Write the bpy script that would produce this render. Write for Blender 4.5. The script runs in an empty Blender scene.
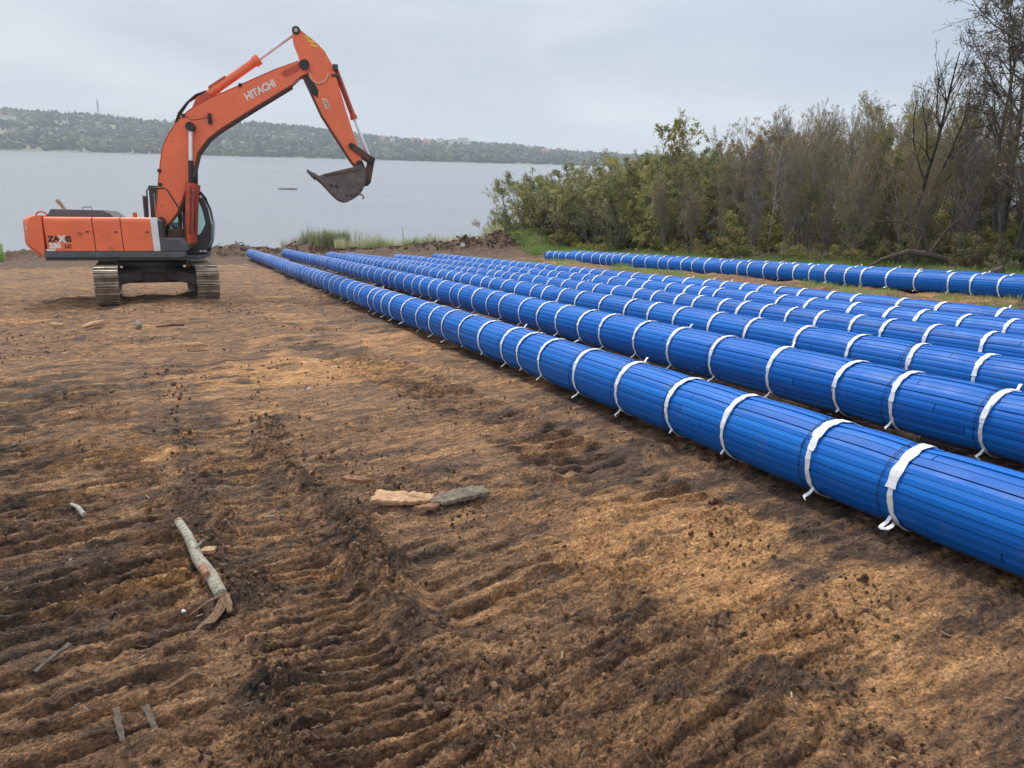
import bpy, math, random
import numpy as np
from mathutils import Vector, Matrix

R = math.radians
PI = math.pi
rng = np.random.default_rng(7)
random.seed(7)
scene = bpy.context.scene
COL = scene.collection
CAMZ = 2.04

# ------------------------------------------------------------------ helpers
def link(name, me, mats=None, parent=None):
    o = bpy.data.objects.new(name, me)
    COL.objects.link(o)
    if mats is not None:
        if not isinstance(mats, (list, tuple)):
            mats = [mats]
        for m in mats:
            me.materials.append(m)
    if parent is not None:
        o.parent = parent
    return o

def tag(o, label=None, cat=None, group=None, kind=None):
    if label: o['label'] = label
    if cat: o['category'] = cat
    if group: o['group'] = group
    if kind: o['kind'] = kind
    return o

def empty(name, loc=(0, 0, 0), rz=0.0):
    o = bpy.data.objects.new(name, None)
    COL.objects.link(o)
    o.location = loc
    o.rotation_euler = (0, 0, rz)
    o.empty_display_size = 0.3
    return o

def mesh_np(name, V, F, smooth=False, attrs=None, mi=None):
    """fast mesh from arrays; F is (N,3) or (N,4), or a list of such arrays"""
    if not isinstance(F, (list, tuple)):
        F = [F]
    me = bpy.data.meshes.new(name)
    me.vertices.add(len(V))
    me.vertices.foreach_set('co', np.ascontiguousarray(V, dtype=np.float32).ravel())
    li = np.concatenate([f.ravel() for f in F]).astype(np.int32)
    tot = np.concatenate([np.full(len(f), f.shape[1], dtype=np.int32) for f in F])
    st = np.concatenate([[0], np.cumsum(tot)[:-1]]).astype(np.int32)
    me.loops.add(len(li))
    me.loops.foreach_set('vertex_index', li)
    me.polygons.add(len(tot))
    me.polygons.foreach_set('loop_start', st)
    me.polygons.foreach_set('loop_total', tot)
    if mi is not None:
        me.polygons.foreach_set('material_index', np.asarray(mi, dtype=np.int32))
    me.polygons.foreach_set('use_smooth', np.full(len(tot), smooth, dtype=bool))
    if attrs:
        for k, a in attrs.items():
            at = me.attributes.new(k, 'FLOAT', 'POINT')
            at.data.foreach_set('value', np.asarray(a, dtype=np.float32))
    me.update(calc_edges=True)
    return me

class MB:
    """collects pieces of one part, linked as one mesh"""
    def __init__(s):
        s.v = []; s.f = []; s.m = []; s.sm = []
    def add(s, vs, fs, m=0, smooth=False):
        o = len(s.v)
        s.v += [tuple(v) for v in vs]
        for f in fs:
            s.f.append([i + o for i in f]); s.m.append(m); s.sm.append(smooth)
        return s
    def box(s, x0, x1, y0, y1, z0, z1, m=0):
        vs = [(x, y, z) for z in (z0, z1) for y in (y0, y1) for x in (x0, x1)]
        return s.add(vs, [(0, 2, 3, 1), (4, 5, 7, 6), (0, 1, 5, 4), (2, 6, 7, 3), (0, 4, 6, 2), (1, 3, 7, 5)], m)
    def prism(s, poly, y0, y1, m=0):
        """polygon in the xz plane extruded along y"""
        a = sum(poly[i][0] * poly[(i + 1) % len(poly)][1] - poly[(i + 1) % len(poly)][0] * poly[i][1] for i in range(len(poly)))
        if a < 0: poly = poly[::-1]
        n = len(poly)
        vs = [(p[0], y0, p[1]) for p in poly] + [(p[0], y1, p[1]) for p in poly]
        fs = [list(range(n)), list(range(2 * n - 1, n - 1, -1))]
        fs += [(i, i + n, (i + 1) % n + n, (i + 1) % n) for i in range(n)]
        return s.add(vs, fs, m)
    def ring(s, outer, inner, y0, y1, m=0):
        n = len(outer)
        vs = [(p[0], y0, p[1]) for p in outer] + [(p[0], y0, p[1]) for p in inner] + [(p[0], y1, p[1]) for p in outer] + [(p[0], y1, p[1]) for p in inner]
        fs = []
        for i in range(n):
            j = (i + 1) % n
            fs += [(i, j, n + j, n + i), (2 * n + i, 3 * n + i, 3 * n + j, 2 * n + j), (i, 2 * n + i, 2 * n + j, j), (n + i, n + j, 3 * n + j, 3 * n + i)]
        return s.add(vs, fs, m)
    def tube(s, pts, rad, k=10, m=0, smooth=True, caps=True):
        pts = [Vector(p) for p in pts]
        n = len(pts)
        if not isinstance(rad, (list, tuple)): rad = [rad] * n
        vs = []; a = None
        for i in range(n):
            t = (pts[min(i + 1, n - 1)] - pts[max(i - 1, 0)])
            if t.length < 1e-9: t = Vector((0, 0, 1))
            t.normalize()
            if a is None:
                ref = Vector((0, 0, 1)) if abs(t.z) < 0.9 else Vector((0, 1, 0))
                a = t.cross(ref).normalized()
            else:
                a = (a - t * a.dot(t)).normalized()
            b = t.cross(a)
            for j in range(k):
                th = 2 * PI * j / k
                vs.append(pts[i] + (a * math.cos(th) + b * math.sin(th)) * rad[i])
        fs = [(i * k + j, i * k + (j + 1) % k, (i + 1) * k + (j + 1) % k, (i + 1) * k + j) for i in range(n - 1) for j in range(k)]
        s.add(vs, fs, m, smooth)
        if caps:
            s.add(vs[:k], [list(range(k))[::-1]], m); s.add(vs[-k:], [list(range(k))], m)
        return s
    def disc(s, c, y0, y1, r, m=0, k=18):
        return s.tube([(c[0], y0, c[1]), (c[0], y1, c[1])], r, k, m)
    def build(s, name, mats, parent=None, bevel=0.0, seg=2):
        me = bpy.data.meshes.new(name)
        me.from_pydata(s.v, [], s.f)
        me.polygons.foreach_set('material_index', s.m)
        me.polygons.foreach_set('use_smooth', s.sm)
        me.update()
        o = link(name, me, mats, parent)
        if bevel > 0:
            b = o.modifiers.new('bevel', 'BEVEL'); b.width = bevel; b.segments = seg
            b.limit_method = 'ANGLE'; b.angle_limit = R(40)
        return o

# ------------------------------------------------------------------ noise
_perm = np.random.default_rng(3).permutation(4096).astype(np.int64)
_gr = np.random.default_rng(4).normal(size=(4096, 2)); _gr /= np.linalg.norm(_gr, axis=1)[:, None]
def perlin(x, y, seed=0):
    x = np.asarray(x, float) + seed * 17.31; y = np.asarray(y, float) - seed * 9.77
    xi = np.floor(x).astype(np.int64); yi = np.floor(y).astype(np.int64)
    xf = x - xi; yf = y - yi
    u = xf * xf * xf * (xf * (xf * 6 - 15) + 10); v = yf * yf * yf * (yf * (yf * 6 - 15) + 10)
    def g(i, j, fx, fy):
        h = _perm[(_perm[i & 4095] + j) & 4095]
        gg = _gr[h]
        return gg[..., 0] * fx + gg[..., 1] * fy
    a = g(xi, yi, xf, yf); b = g(xi + 1, yi, xf - 1, yf)
    c = g(xi, yi + 1, xf, yf - 1); d = g(xi + 1, yi + 1, xf - 1, yf - 1)
    return (a + u * (b - a) + v * ((c + u * (d - c)) - (a + u * (b - a)))) * 1.5
def fbm(x, y, f, octs, seed=0, gain=0.5):
    s = 0; a = 1.0
    for i in range(octs):
        s = s + a * perlin(x * f, y * f, seed + i * 3); f *= 2.03; a *= gain
    return s
def sm(e0, e1, x):
    t = np.clip((x - e0) / (e1 - e0), 0, 1)
    return t * t * (3 - 2 * t)

# ------------------------------------------------------------------ materials
def new_mat(name):
    m = bpy.data.materials.new(name); m.use_nodes = True
    nt = m.node_tree
    b = nt.nodes['Principled BSDF']
    return m, nt, b
def N(nt, t, **kw):
    n = nt.nodes.new(t)
    for k, v in kw.items():
        if k in n.inputs.keys(): n.inputs[k].default_value = v
        else: setattr(n, k, v)
    return n
def noise(nt, scale, detail=4, rough=0.55, coord=None, dist=0.0):
    n = N(nt, 'ShaderNodeTexNoise'); n.inputs['Scale'].default_value = scale
    n.inputs['Detail'].default_value = detail; n.inputs['Roughness'].default_value = rough
    n.inputs['Distortion'].default_value = dist
    if coord is not None: nt.links.new(coord, n.inputs['Vector'])
    return n
def ramp(nt, fac, stops):
    r = N(nt, 'ShaderNodeValToRGB')
    e = r.color_ramp.elements
    while len(e) < len(stops): e.new(0.5)
    for i, (p, c) in enumerate(stops):
        e[i].position = p; e[i].color = (*c, 1)
    nt.links.new(fac, r.inputs['Fac'])
    return r
def mix(nt, fac, a, b, mode='MIX'):
    m = N(nt, 'ShaderNodeMix'); m.data_type = 'RGBA'; m.blend_type = mode
    for sck, v in ((m.inputs[0], fac), (m.inputs[6], a), (m.inputs[7], b)):
        if isinstance(v, bpy.types.NodeSocket): nt.links.new(v, sck)
        elif isinstance(v, (int, float)): sck.default_value = v
        else: sck.default_value = (*v, 1)
    return m.outputs[2]
def mat(name, c1, c2=None, rough=0.6, metal=0.0, scale=4.0, bump=0.0, bscale=30.0, grime=None, gamt=0.5, spec=0.5, detail=5):
    m, nt, b = new_mat(name)
    tc = N(nt, 'ShaderNodeTexCoord').outputs['Object']
    c2 = c2 or tuple(x * 0.8 for x in c1)
    n = noise(nt, scale, detail, 0.6, tc)
    r = ramp(nt, n.outputs['Fac'], [(0.35, c1), (0.65, c2)])
    out = r.outputs['Color']
    if grime:
        n2 = noise(nt, scale * 2.3, 8, 0.7, tc, 0.6)
        rr = ramp(nt, n2.outputs['Fac'], [(1 - gamt, (0, 0, 0)), (min(1 - gamt + 0.18, 1), (1, 1, 1))])
        out = mix(nt, rr.outputs['Color'], out, grime)
    nt.links.new(out, b.inputs['Base Color'])
    b.inputs['Roughness'].default_value = rough
    b.inputs['Metallic'].default_value = metal
    b.inputs['Specular IOR Level'].default_value = spec
    if bump > 0:
        n3 = noise(nt, bscale, 6, 0.6, tc)
        bp = N(nt, 'ShaderNodeBump'); bp.inputs['Strength'].default_value = 1.0; bp.inputs['Distance'].default_value = bump
        nt.links.new(n3.outputs['Fac'], bp.inputs['Height']); nt.links.new(bp.outputs['Normal'], b.inputs['Normal'])
    return m

M = {}
M['orange'] = mat('orange_paint', (0.87, 0.170, 0.058), (0.76, 0.145, 0.052), 0.45, scale=1.6, grime=(0.24, 0.10, 0.06), gamt=0.42)
M['orange_worn'] = mat('worn_orange_paint', (0.62, 0.085, 0.03), (0.42, 0.06, 0.028), 0.55, scale=4, grime=(0.09, 0.05, 0.04), gamt=0.47, bump=0.002)
M['rust'] = mat('rusty_steel', (0.16, 0.06, 0.035), (0.07, 0.035, 0.025), 0.75, scale=7, bump=0.004)
M['dark'] = mat('dark_paint', (0.035, 0.036, 0.038), (0.055, 0.05, 0.046), 0.55, scale=3)
M['black'] = mat('black_rubber', (0.012, 0.012, 0.013), (0.03, 0.028, 0.026), 0.6, scale=6)
M['grey'] = mat('grey_paint', (0.10, 0.105, 0.11), (0.075, 0.075, 0.078), 0.5, scale=3, grime=(0.13, 0.09, 0.06), gamt=0.42)
M['white'] = mat('white_paint', (0.75, 0.75, 0.73), (0.62, 0.61, 0.58), 0.5, scale=3)
M['chrome'] = mat('polished_rod', (0.80, 0.81, 0.83), (0.70, 0.71, 0.73), 0.35, metal=0.35)
M['steel'] = mat('polished_grouser', (0.46, 0.43, 0.39), (0.22, 0.165, 0.11), 0.45, metal=0.3, scale=5, grime=(0.16, 0.11, 0.07), gamt=0.45)
M['muddy'] = mat('muddy_steel', (0.25, 0.165, 0.095), (0.13, 0.09, 0.06), 0.8, scale=5, bump=0.006)
M['undercar'] = mat('muddy_undercarriage', (0.035, 0.03, 0.027), (0.085, 0.06, 0.042), 0.8, scale=3, bump=0.01)
M['bucket'] = mat('worn_bucket_steel', (0.15, 0.115, 0.09), (0.08, 0.065, 0.055), 0.6, scale=4, metal=0.15, grime=(0.24, 0.19, 0.14), gamt=0.45, bump=0.006)
M['yellow'] = mat('yellow_sticker', (0.80, 0.62, 0.05), (0.7, 0.55, 0.06), 0.5)
M['cream'] = mat('cream_sticker', (0.70, 0.58, 0.40), (0.6, 0.45, 0.3), 0.6, scale=12)
M['tan'] = mat('tan_metal', (0.42, 0.30, 0.18), (0.3, 0.2, 0.12), 0.5)
M['hose'] = mat('hydraulic_hose', (0.02, 0.02, 0.02), (0.04, 0.03, 0.03), 0.5)
M['bark_grey'] = mat('grey_bark', (0.26, 0.235, 0.20), (0.14, 0.125, 0.105), 0.9, scale=6, bump=0.01)
M['sliver'] = mat('brown_weathered_sliver', (0.15, 0.11, 0.078), (0.08, 0.06, 0.045), 0.9, scale=40, bump=0.004, bscale=90)
M['fallen'] = mat('weathered_branch_bark', (0.13, 0.10, 0.075), (0.07, 0.055, 0.042), 0.9, scale=6, bump=0.01)
M['bark_dark'] = mat('dark_bark', (0.045, 0.038, 0.032), (0.08, 0.066, 0.052), 0.9, scale=6, bump=0.01)
M['bark_birch'] = mat('pale_birch_bark', (0.46, 0.42, 0.36), (0.22, 0.19, 0.16), 0.8, scale=5, grime=(0.05, 0.045, 0.04), gamt=0.4)
M['twig'] = mat('brown_twigs', (0.33, 0.285, 0.18), (0.22, 0.19, 0.12), 0.9, scale=2)
M['twig_grey'] = mat('grey_twigs', (0.26, 0.235, 0.21), (0.18, 0.16, 0.14), 0.9, scale=2)
M['log'] = mat('grey_green_bark', (0.50, 0.46, 0.36), (0.22, 0.205, 0.155), 0.9, scale=34, grime=(0.09, 0.07, 0.05), gamt=0.48, bump=0.012, bscale=60)
M['splinter'] = mat('brown_splintered_wood', (0.36, 0.215, 0.12), (0.17, 0.10, 0.06), 0.85, scale=50, grime=(0.08, 0.06, 0.045), gamt=0.46, bump=0.008, bscale=90)
M['wood'] = mat('fresh_torn_wood', (0.62, 0.40, 0.215), (0.46, 0.25, 0.13), 0.7, scale=22, grime=(0.22, 0.13, 0.08), gamt=0.40, bump=0.010, bscale=50, detail=8)
M['wood_red'] = mat('reddish_torn_bark', (0.44, 0.21, 0.11), (0.24, 0.12, 0.07), 0.8, scale=26, grime=(0.12, 0.08, 0.05), gamt=0.45, bump=0.008, bscale=60)
M['greybark'] = mat('weathered_bark_slab', (0.30, 0.245, 0.17), (0.15, 0.12, 0.085), 0.9, scale=18, grime=(0.07, 0.06, 0.045), gamt=0.42, bump=0.012, bscale=50)
M['drift'] = mat('bleached_wood', (0.45, 0.42, 0.36), (0.28, 0.26, 0.22), 0.9, scale=8)
M['wall'] = mat('pale_house_wall', (0.72, 0.70, 0.66), (0.6, 0.57, 0.52), 0.8)
M['wallb'] = mat('pinkish_house_wall', (0.55, 0.40, 0.34), (0.5, 0.36, 0.3), 0.8)
M['roof_red'] = mat('red_roof', (0.40, 0.15, 0.10), (0.3, 0.12, 0.09), 0.8)
M['roof_grey'] = mat('grey_roof', (0.20, 0.20, 0.21), (0.15, 0.15, 0.16), 0.8)
M['pvc_dark'] = mat('dark_inner_pipe', (0.015, 0.015, 0.018), (0.03, 0.03, 0.03), 0.5)
M['wire'] = mat('dark_wire', (0.03, 0.028, 0.027), (0.06, 0.05, 0.045), 0.5, metal=0.5)

def strap_mat():
    m, nt, b = new_mat('white_strap_tape')
    tc = N(nt, 'ShaderNodeTexCoord').outputs['Object']
    n = noise(nt, 14, 6, 0.6, tc)
    r = ramp(nt, n.outputs['Fac'], [(0.3, (0.86, 0.87, 0.88)), (0.66, (0.80, 0.80, 0.79)), (0.85, (0.50, 0.46, 0.40))])
    nt.links.new(r.outputs['Color'], b.inputs['Base Color']); b.inputs['Roughness'].default_value = 0.5
    bp = N(nt, 'ShaderNodeBump'); bp.inputs['Distance'].default_value = 0.003
    n2 = noise(nt, 60, 3, 0.5, tc); nt.links.new(n2.outputs['Fac'], bp.inputs['Height']); nt.links.new(bp.outputs['Normal'], b.inputs['Normal'])
    return m
M['strap'] = strap_mat()

def glass_mat(name, col, rough=0.02):
    m, nt, b = new_mat(name)
    b.inputs['Base Color'].default_value = (*col, 1); b.inputs['Roughness'].default_value = rough
    b.inputs['Transmission Weight'].default_value = 1.0; b.inputs['IOR'].default_value = 1.3
    return m
M['glass'] = glass_mat('greenish_cab_glass', (0.66, 0.82, 0.78))

def blue_mat():
    m, nt, b = new_mat('blue_plastic_slats')
    tc = N(nt, 'ShaderNodeTexCoord').outputs['Object']
    at = N(nt, 'ShaderNodeAttribute'); at.attribute_name = 'var'
    r = ramp(nt, at.outputs['Fac'], [(0.0, (0.001, 0.100, 0.41)), (0.5, (0.001, 0.132, 0.52)), (1.0, (0.003, 0.168, 0.60))])
    ga = N(nt, 'ShaderNodeAttribute'); ga.attribute_name = 'gap'
    c = mix(nt, ga.outputs['Fac'], r.outputs['Color'], (0.001, 0.022, 0.11))
    n = noise(nt, 5, 8, 0.65, tc)
    rr = ramp(nt, n.outputs['Fac'], [(0.56, (0, 0, 0)), (0.78, (1, 1, 1))])
    f = N(nt, 'ShaderNodeMath'); f.operation = 'MULTIPLY'; nt.links.new(rr.outputs['Color'], f.inputs[0]); f.inputs[1].default_value = 0.38
    c = mix(nt, f.outputs[0], c, (0.12, 0.16, 0.24))
    # splashed mud low on the sides
    sx = N(nt, 'ShaderNodeSeparateXYZ'); nt.links.new(tc, sx.inputs[0])
    mr = N(nt, 'ShaderNodeMapRange'); mr.inputs[1].default_value = 0.14; mr.inputs[2].default_value = 0.01
    nt.links.new(sx.outputs['Z'], mr.inputs[0])
    n4 = noise(nt, 9, 8, 0.7, tc)
    mm = N(nt, 'ShaderNodeMath'); mm.operation = 'MULTIPLY'; nt.links.new(mr.outputs[0], mm.inputs[0]); nt.links.new(n4.outputs['Fac'], mm.inputs[1])
    r4 = ramp(nt, mm.outputs[0], [(0.20, (0, 0, 0)), (0.42, (1, 1, 1))])
    c = mix(nt, r4.outputs['Color'], c, (0.10, 0.075, 0.055))
    nt.links.new(c, b.inputs['Base Color'])
    n5 = noise(nt, 3, 4, 0.6, tc)
    r5 = ramp(nt, n5.outputs['Fac'], [(0.3, (0.46, 0.46, 0.46)), (0.7, (0.62, 0.62, 0.62))])
    nt.links.new(r5.outputs['Color'], b.inputs['Roughness'])
    b.inputs['Specular IOR Level'].default_value = 0.28
    return m
M['blue'] = blue_mat()

def leaf_mat(name, cols, trans=0.25):
    m, nt, b = new_mat(name)
    at = N(nt, 'ShaderNodeAttribute'); at.attribute_name = 'var'
    r = ramp(nt, at.outputs['Fac'], [(i / (len(cols) - 1), c) for i, c in enumerate(cols)])
    oi = N(nt, 'ShaderNodeObjectInfo')
    hs = N(nt, 'ShaderNodeHueSaturation')
    mr = N(nt, 'ShaderNodeMapRange'); mr.inputs[3].default_value = 0.8; mr.inputs[4].default_value = 1.5
    nt.links.new(oi.outputs['Random'], mr.inputs[0]); nt.links.new(mr.outputs[0], hs.inputs['Value'])
    nt.links.new(r.outputs['Color'], hs.inputs['Color'])
    nt.links.new(hs.outputs['Color'], b.inputs['Base Color'])
    b.inputs['Roughness'].default_value = 0.6
    b.inputs['Specular IOR Level'].default_value = 0.25
    if trans:
        tr = N(nt, 'ShaderNodeBsdfTranslucent'); nt.links.new(hs.outputs['Color'], tr.inputs['Color'])
        mx = N(nt, 'ShaderNodeMixShader'); mx.inputs[0].default_value = trans
        nt.links.new(b.outputs[0], mx.inputs[1]); nt.links.new(tr.outputs[0], mx.inputs[2])
        nt.links.new(mx.outputs[0], nt.nodes['Material Output'].inputs['Surface'])
    return m
M['leaf_willow'] = leaf_mat('willow_leaves', [(0.17, 0.18, 0.07), (0.28, 0.29, 0.12), (0.38, 0.38, 0.17), (0.44, 0.38, 0.17)])
M['leaf_green'] = leaf_mat('olive_leaves', [(0.15, 0.16, 0.055), (0.25, 0.26, 0.085), (0.36, 0.33, 0.10), (0.44, 0.31, 0.12)])
M['leaf_brown'] = leaf_mat('autumn_leaves', [(0.18, 0.13, 0.07), (0.28, 0.20, 0.10), (0.35, 0.25, 0.12), (0.27, 0.26, 0.11)])
M['leaf_dark'] = leaf_mat('dark_understory_leaves', [(0.10, 0.11, 0.05), (0.17, 0.18, 0.075), (0.23, 0.22, 0.10), (0.25, 0.19, 0.10)])
M['leaf_birch'] = leaf_mat('sparse_birch_leaves', [(0.12, 0.115, 0.085), (0.19, 0.175, 0.11), (0.25, 0.20, 0.11), (0.27, 0.14, 0.09)])
M['grass'] = leaf_mat('grass_blades', [(0.12, 0.20, 0.05), (0.19, 0.29, 0.07), (0.26, 0.34, 0.11), (0.36, 0.33, 0.17)])
M['reed'] = leaf_mat('reed_stalks', [(0.24, 0.28, 0.12), (0.36, 0.39, 0.20), (0.48, 0.46, 0.29), (0.58, 0.53, 0.39)])
M['reed_dry'] = leaf_mat('dry_reed_stalks', [(0.34, 0.31, 0.22), (0.48, 0.44, 0.32), (0.58, 0.54, 0.42)])
M['weed'] = leaf_mat('brown_dead_weeds', [(0.10, 0.07, 0.045), (0.16, 0.12, 0.07), (0.24, 0.19, 0.11)])
M['hillwood'] = leaf_mat('distant_tree_foliage', [(0.012, 0.020, 0.014), (0.027, 0.040, 0.020), (0.052, 0.060, 0.028), (0.10, 0.095, 0.042)], 0)

def soil_mat(name='churned_soil', attr=True):
    m, nt, b = new_mat(name)
    g = N(nt, 'ShaderNodeTexCoord').outputs['Object']
    mp_ = N(nt, 'ShaderNodeMapping'); mp_.inputs['Rotation'].default_value = (0, 0, R(-30)); nt.links.new(g, mp_.inputs[0])
    ms_ = N(nt, 'ShaderNodeMapping'); ms_.inputs['Scale'].default_value = (0.42, 1.25, 1.0) if attr else (1, 1, 1); nt.links.new(mp_.outputs[0], ms_.inputs[0])
    st = ms_.outputs[0]
    n1 = noise(nt, 1.3, 7, 0.66, st, 0.3)
    n2 = noise(nt, 7.5, 9, 0.72, st, 0.2)
    n3 = noise(nt, 55.0, 8, 0.80, g)
    base = ramp(nt, n2.outputs['Fac'], [(0.34, (0.082, 0.046, 0.029)), (0.45, (0.184, 0.104, 0.057)), (0.54, (0.326, 0.181, 0.093)), (0.66, (0.527, 0.298, 0.149))])
    dark = ramp(nt, n2.outputs['Fac'], [(0.34, (0.041, 0.027, 0.019)), (0.48, (0.105, 0.065, 0.042)), (0.60, (0.218, 0.132, 0.076)), (0.72, (0.366, 0.216, 0.122))])
    och = ramp(nt, n2.outputs['Fac'], [(0.33, (0.195, 0.101, 0.046)), (0.46, (0.458, 0.234, 0.095)), (0.62, (0.687, 0.378, 0.163))])
    if attr:
        ao = N(nt, 'ShaderNodeAttribute'); ao.attribute_name = 'ochre'
        ap = N(nt, 'ShaderNodeAttribute'); ap.attribute_name = 'peat'
        fo = N(nt, 'ShaderNodeMath'); fo.operation = 'ADD'; nt.links.new(ao.outputs['Fac'], fo.inputs[0]); nt.links.new(n1.outputs['Fac'], fo.inputs[1])
        ro = ramp(nt, fo.outputs[0], [(0.66, (0, 0, 0)), (0.88, (1, 1, 1))])
        c = mix(nt, ro.outputs['Color'], base.outputs['Color'], och.outputs['Color'])
        fp = N(nt, 'ShaderNodeMath'); fp.operation = 'ADD'; nt.links.new(ap.outputs['Fac'], fp.inputs[0]); nt.links.new(n1.outputs['Fac'], fp.inputs[1])
        rp = ramp(nt, fp.outputs[0], [(0.59, (0, 0, 0)), (0.77, (1, 1, 1))])
        c = mix(nt, rp.outputs['Color'], c, dark.outputs['Color'])
        ag = N(nt, 'ShaderNodeAttribute'); ag.attribute_name = 'green'
        gr = ramp(nt, n2.outputs['Fac'], [(0.35, (0.045, 0.055, 0.02)), (0.65, (0.10, 0.115, 0.04))])
        c = mix(nt, ag.outputs['Fac'], c, gr.outputs['Color'])
    else:
        oi = N(nt, 'ShaderNodeAttribute'); oi.attribute_name = 'var'
        c = mix(nt, oi.outputs['Fac'], dark.outputs['Color'], base.outputs['Color'])
    # grain: bright sand grains and dark crumbs
    nk = noise(nt, 24.0, 8, 0.75, st)
    rk = ramp(nt, nk.outputs['Fac'], [(0.38, (0.30, 0.28, 0.27)), (0.46, (0.92, 0.92, 0.92)), (0.54, (1.05, 1.05, 1.05)), (0.64, (1.5, 1.44, 1.32))])
    c = mix(nt, 1.0, c, rk.outputs['Color'], 'MULTIPLY')
    rg = ramp(nt, n3.outputs['Fac'], [(0.38, (0.38, 0.37, 0.37)), (0.48, (0.90, 0.90, 0.90)), (0.54, (1.15, 1.14, 1.12)), (0.63, (2.0, 1.9, 1.75))])
    c = mix(nt, 1.0, c, rg.outputs['Color'], 'MULTIPLY')
    nt.links.new(c, b.inputs['Base Color'])
    rr = ramp(nt, n2.outputs['Fac'], [(0.3, (0.62, 0.62, 0.62)), (0.6, (0.9, 0.9, 0.9))])
    nt.links.new(rr.outputs['Color'], b.inputs['Roughness'])
    b.inputs['Specular IOR Level'].default_value = 0.3
    vo = N(nt, 'ShaderNodeTexVoronoi'); vo.inputs['Scale'].default_value = 38.0; vo.inputs['Randomness'].default_value = 1.0
    wp = mix(nt, 0.035, g, noise(nt, 30.0, 3, 0.6, g).outputs['Color'], 'ADD'); nt.links.new(wp, vo.inputs['Vector'])
    vo2 = N(nt, 'ShaderNodeTexVoronoi'); vo2.inputs['Scale'].default_value = 95.0; nt.links.new(wp, vo2.inputs['Vector'])
    nb2 = noise(nt, 14.0, 10, 0.74, st, 0.2)
    prev = None
    for src, dist, inv in ((vo2.outputs['Distance'], 0.005, True), (vo.outputs['Distance'], 0.006, True), (nb2.outputs['Fac'], 0.060, False)):
        bp = N(nt, 'ShaderNodeBump'); bp.inputs['Strength'].default_value = 1.0; bp.inputs['Distance'].default_value = dist; bp.invert = inv
        nt.links.new(src, bp.inputs['Height'])
        if prev is not None: nt.links.new(prev.outputs['Normal'], bp.inputs['Normal'])
        prev = bp
    nt.links.new(prev.outputs['Normal'], b.inputs['Normal'])
    return m
M['soil'] = soil_mat()
M['clod'] = soil_mat('soil_clod', False)

# ------------------------------------------------------------------ camera
H0, F, ROLL = 160.0, 760.0, R(1.62)
pitch = math.atan((384 - H0) / F)
fw = Vector((0, math.cos(pitch), -math.sin(pitch))); up = Vector((0, math.sin(pitch), math.cos(pitch))); rt = Vector((1, 0, 0))
rt2 = rt * math.cos(ROLL) + up * math.sin(ROLL); up2 = -rt * math.sin(ROLL) + up * math.cos(ROLL)
cam = bpy.data.cameras.new('camera'); cam_o = bpy.data.objects.new('camera', cam); COL.objects.link(cam_o)
cam_o.matrix_world = Matrix(((rt2.x, up2.x, -fw.x, 0), (rt2.y, up2.y, -fw.y, 0), (rt2.z, up2.z, -fw.z, CAMZ), (0, 0, 0, 1)))
cam.sensor_width = 36; cam.lens = F / 1024 * 36; cam.clip_start = 0.05; cam.clip_end = 20000
scene.camera = cam_o

# ------------------------------------------------------------------ light and sky
SUN_EL, SUN_AZ = R(54), R(338)      # azimuth from +y, clockwise
w = bpy.data.worlds.new('World'); scene.world = w; w.use_nodes = True
nt = w.node_tree; nt.nodes.clear()
out = nt.nodes.new('ShaderNodeOutputWorld'); bg = nt.nodes.new('ShaderNodeBackground')
sky = nt.nodes.new('ShaderNodeTexSky'); sky.sky_type = 'NISHITA'; sky.sun_disc = False
sky.sun_elevation = SUN_EL; sky.sun_rotation = SUN_AZ; sky.air_density = 1.3; sky.dust_density = 3.0
tcw = nt.nodes.new('ShaderNodeTexCoord')
mp = nt.nodes.new('ShaderNodeMapping'); mp.inputs['Scale'].default_value = (1.0, 1.0, 4.5); mp.inputs['Location'].default_value = (0.3, 0.2, 0.1)
nt.links.new(tcw.outputs['Generated'], mp.inputs['Vector'])
nz = noise(nt, 1.7, 5, 0.5, mp.outputs['Vector'], 0.3)
cl = ramp(nt, nz.outputs['Fac'], [(0.32, (5.1, 5.9, 6.95)), (0.50, (6.05, 6.7, 7.55)), (0.68, (7.9, 8.3, 8.95))])
# cloud layer thins towards the zenith (brighter), darker band low over the hills
sp = nt.nodes.new('ShaderNodeSeparateXYZ'); nt.links.new(tcw.outputs['Generated'], sp.inputs[0])
gz = ramp(nt, sp.outputs['Z'], [(0.0, (1.04, 1.03, 1.01)), (0.05, (1.0, 1.0, 1.0)), (0.13, (0.90, 0.92, 0.94)), (0.28, (1.02, 1.04, 1.07)), (1.0, (1.25, 1.25, 1.25))])
gx = nt.nodes.new('ShaderNodeMapRange'); gx.inputs[1].default_value = -0.6; gx.inputs[2].default_value = 0.6; gx.inputs[3].default_value = 0.96; gx.inputs[4].default_value = 1.10
nt.links.new(sp.outputs['X'], gx.inputs[0])
cg = mix(nt, 1.0, cl.outputs['Color'], gz.outputs['Color'], 'MULTIPLY')
vm = nt.nodes.new('ShaderNodeVectorMath'); vm.operation = 'SCALE'; nt.links.new(cg, vm.inputs[0]); nt.links.new(gx.outputs[0], vm.inputs['Scale'])
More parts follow.
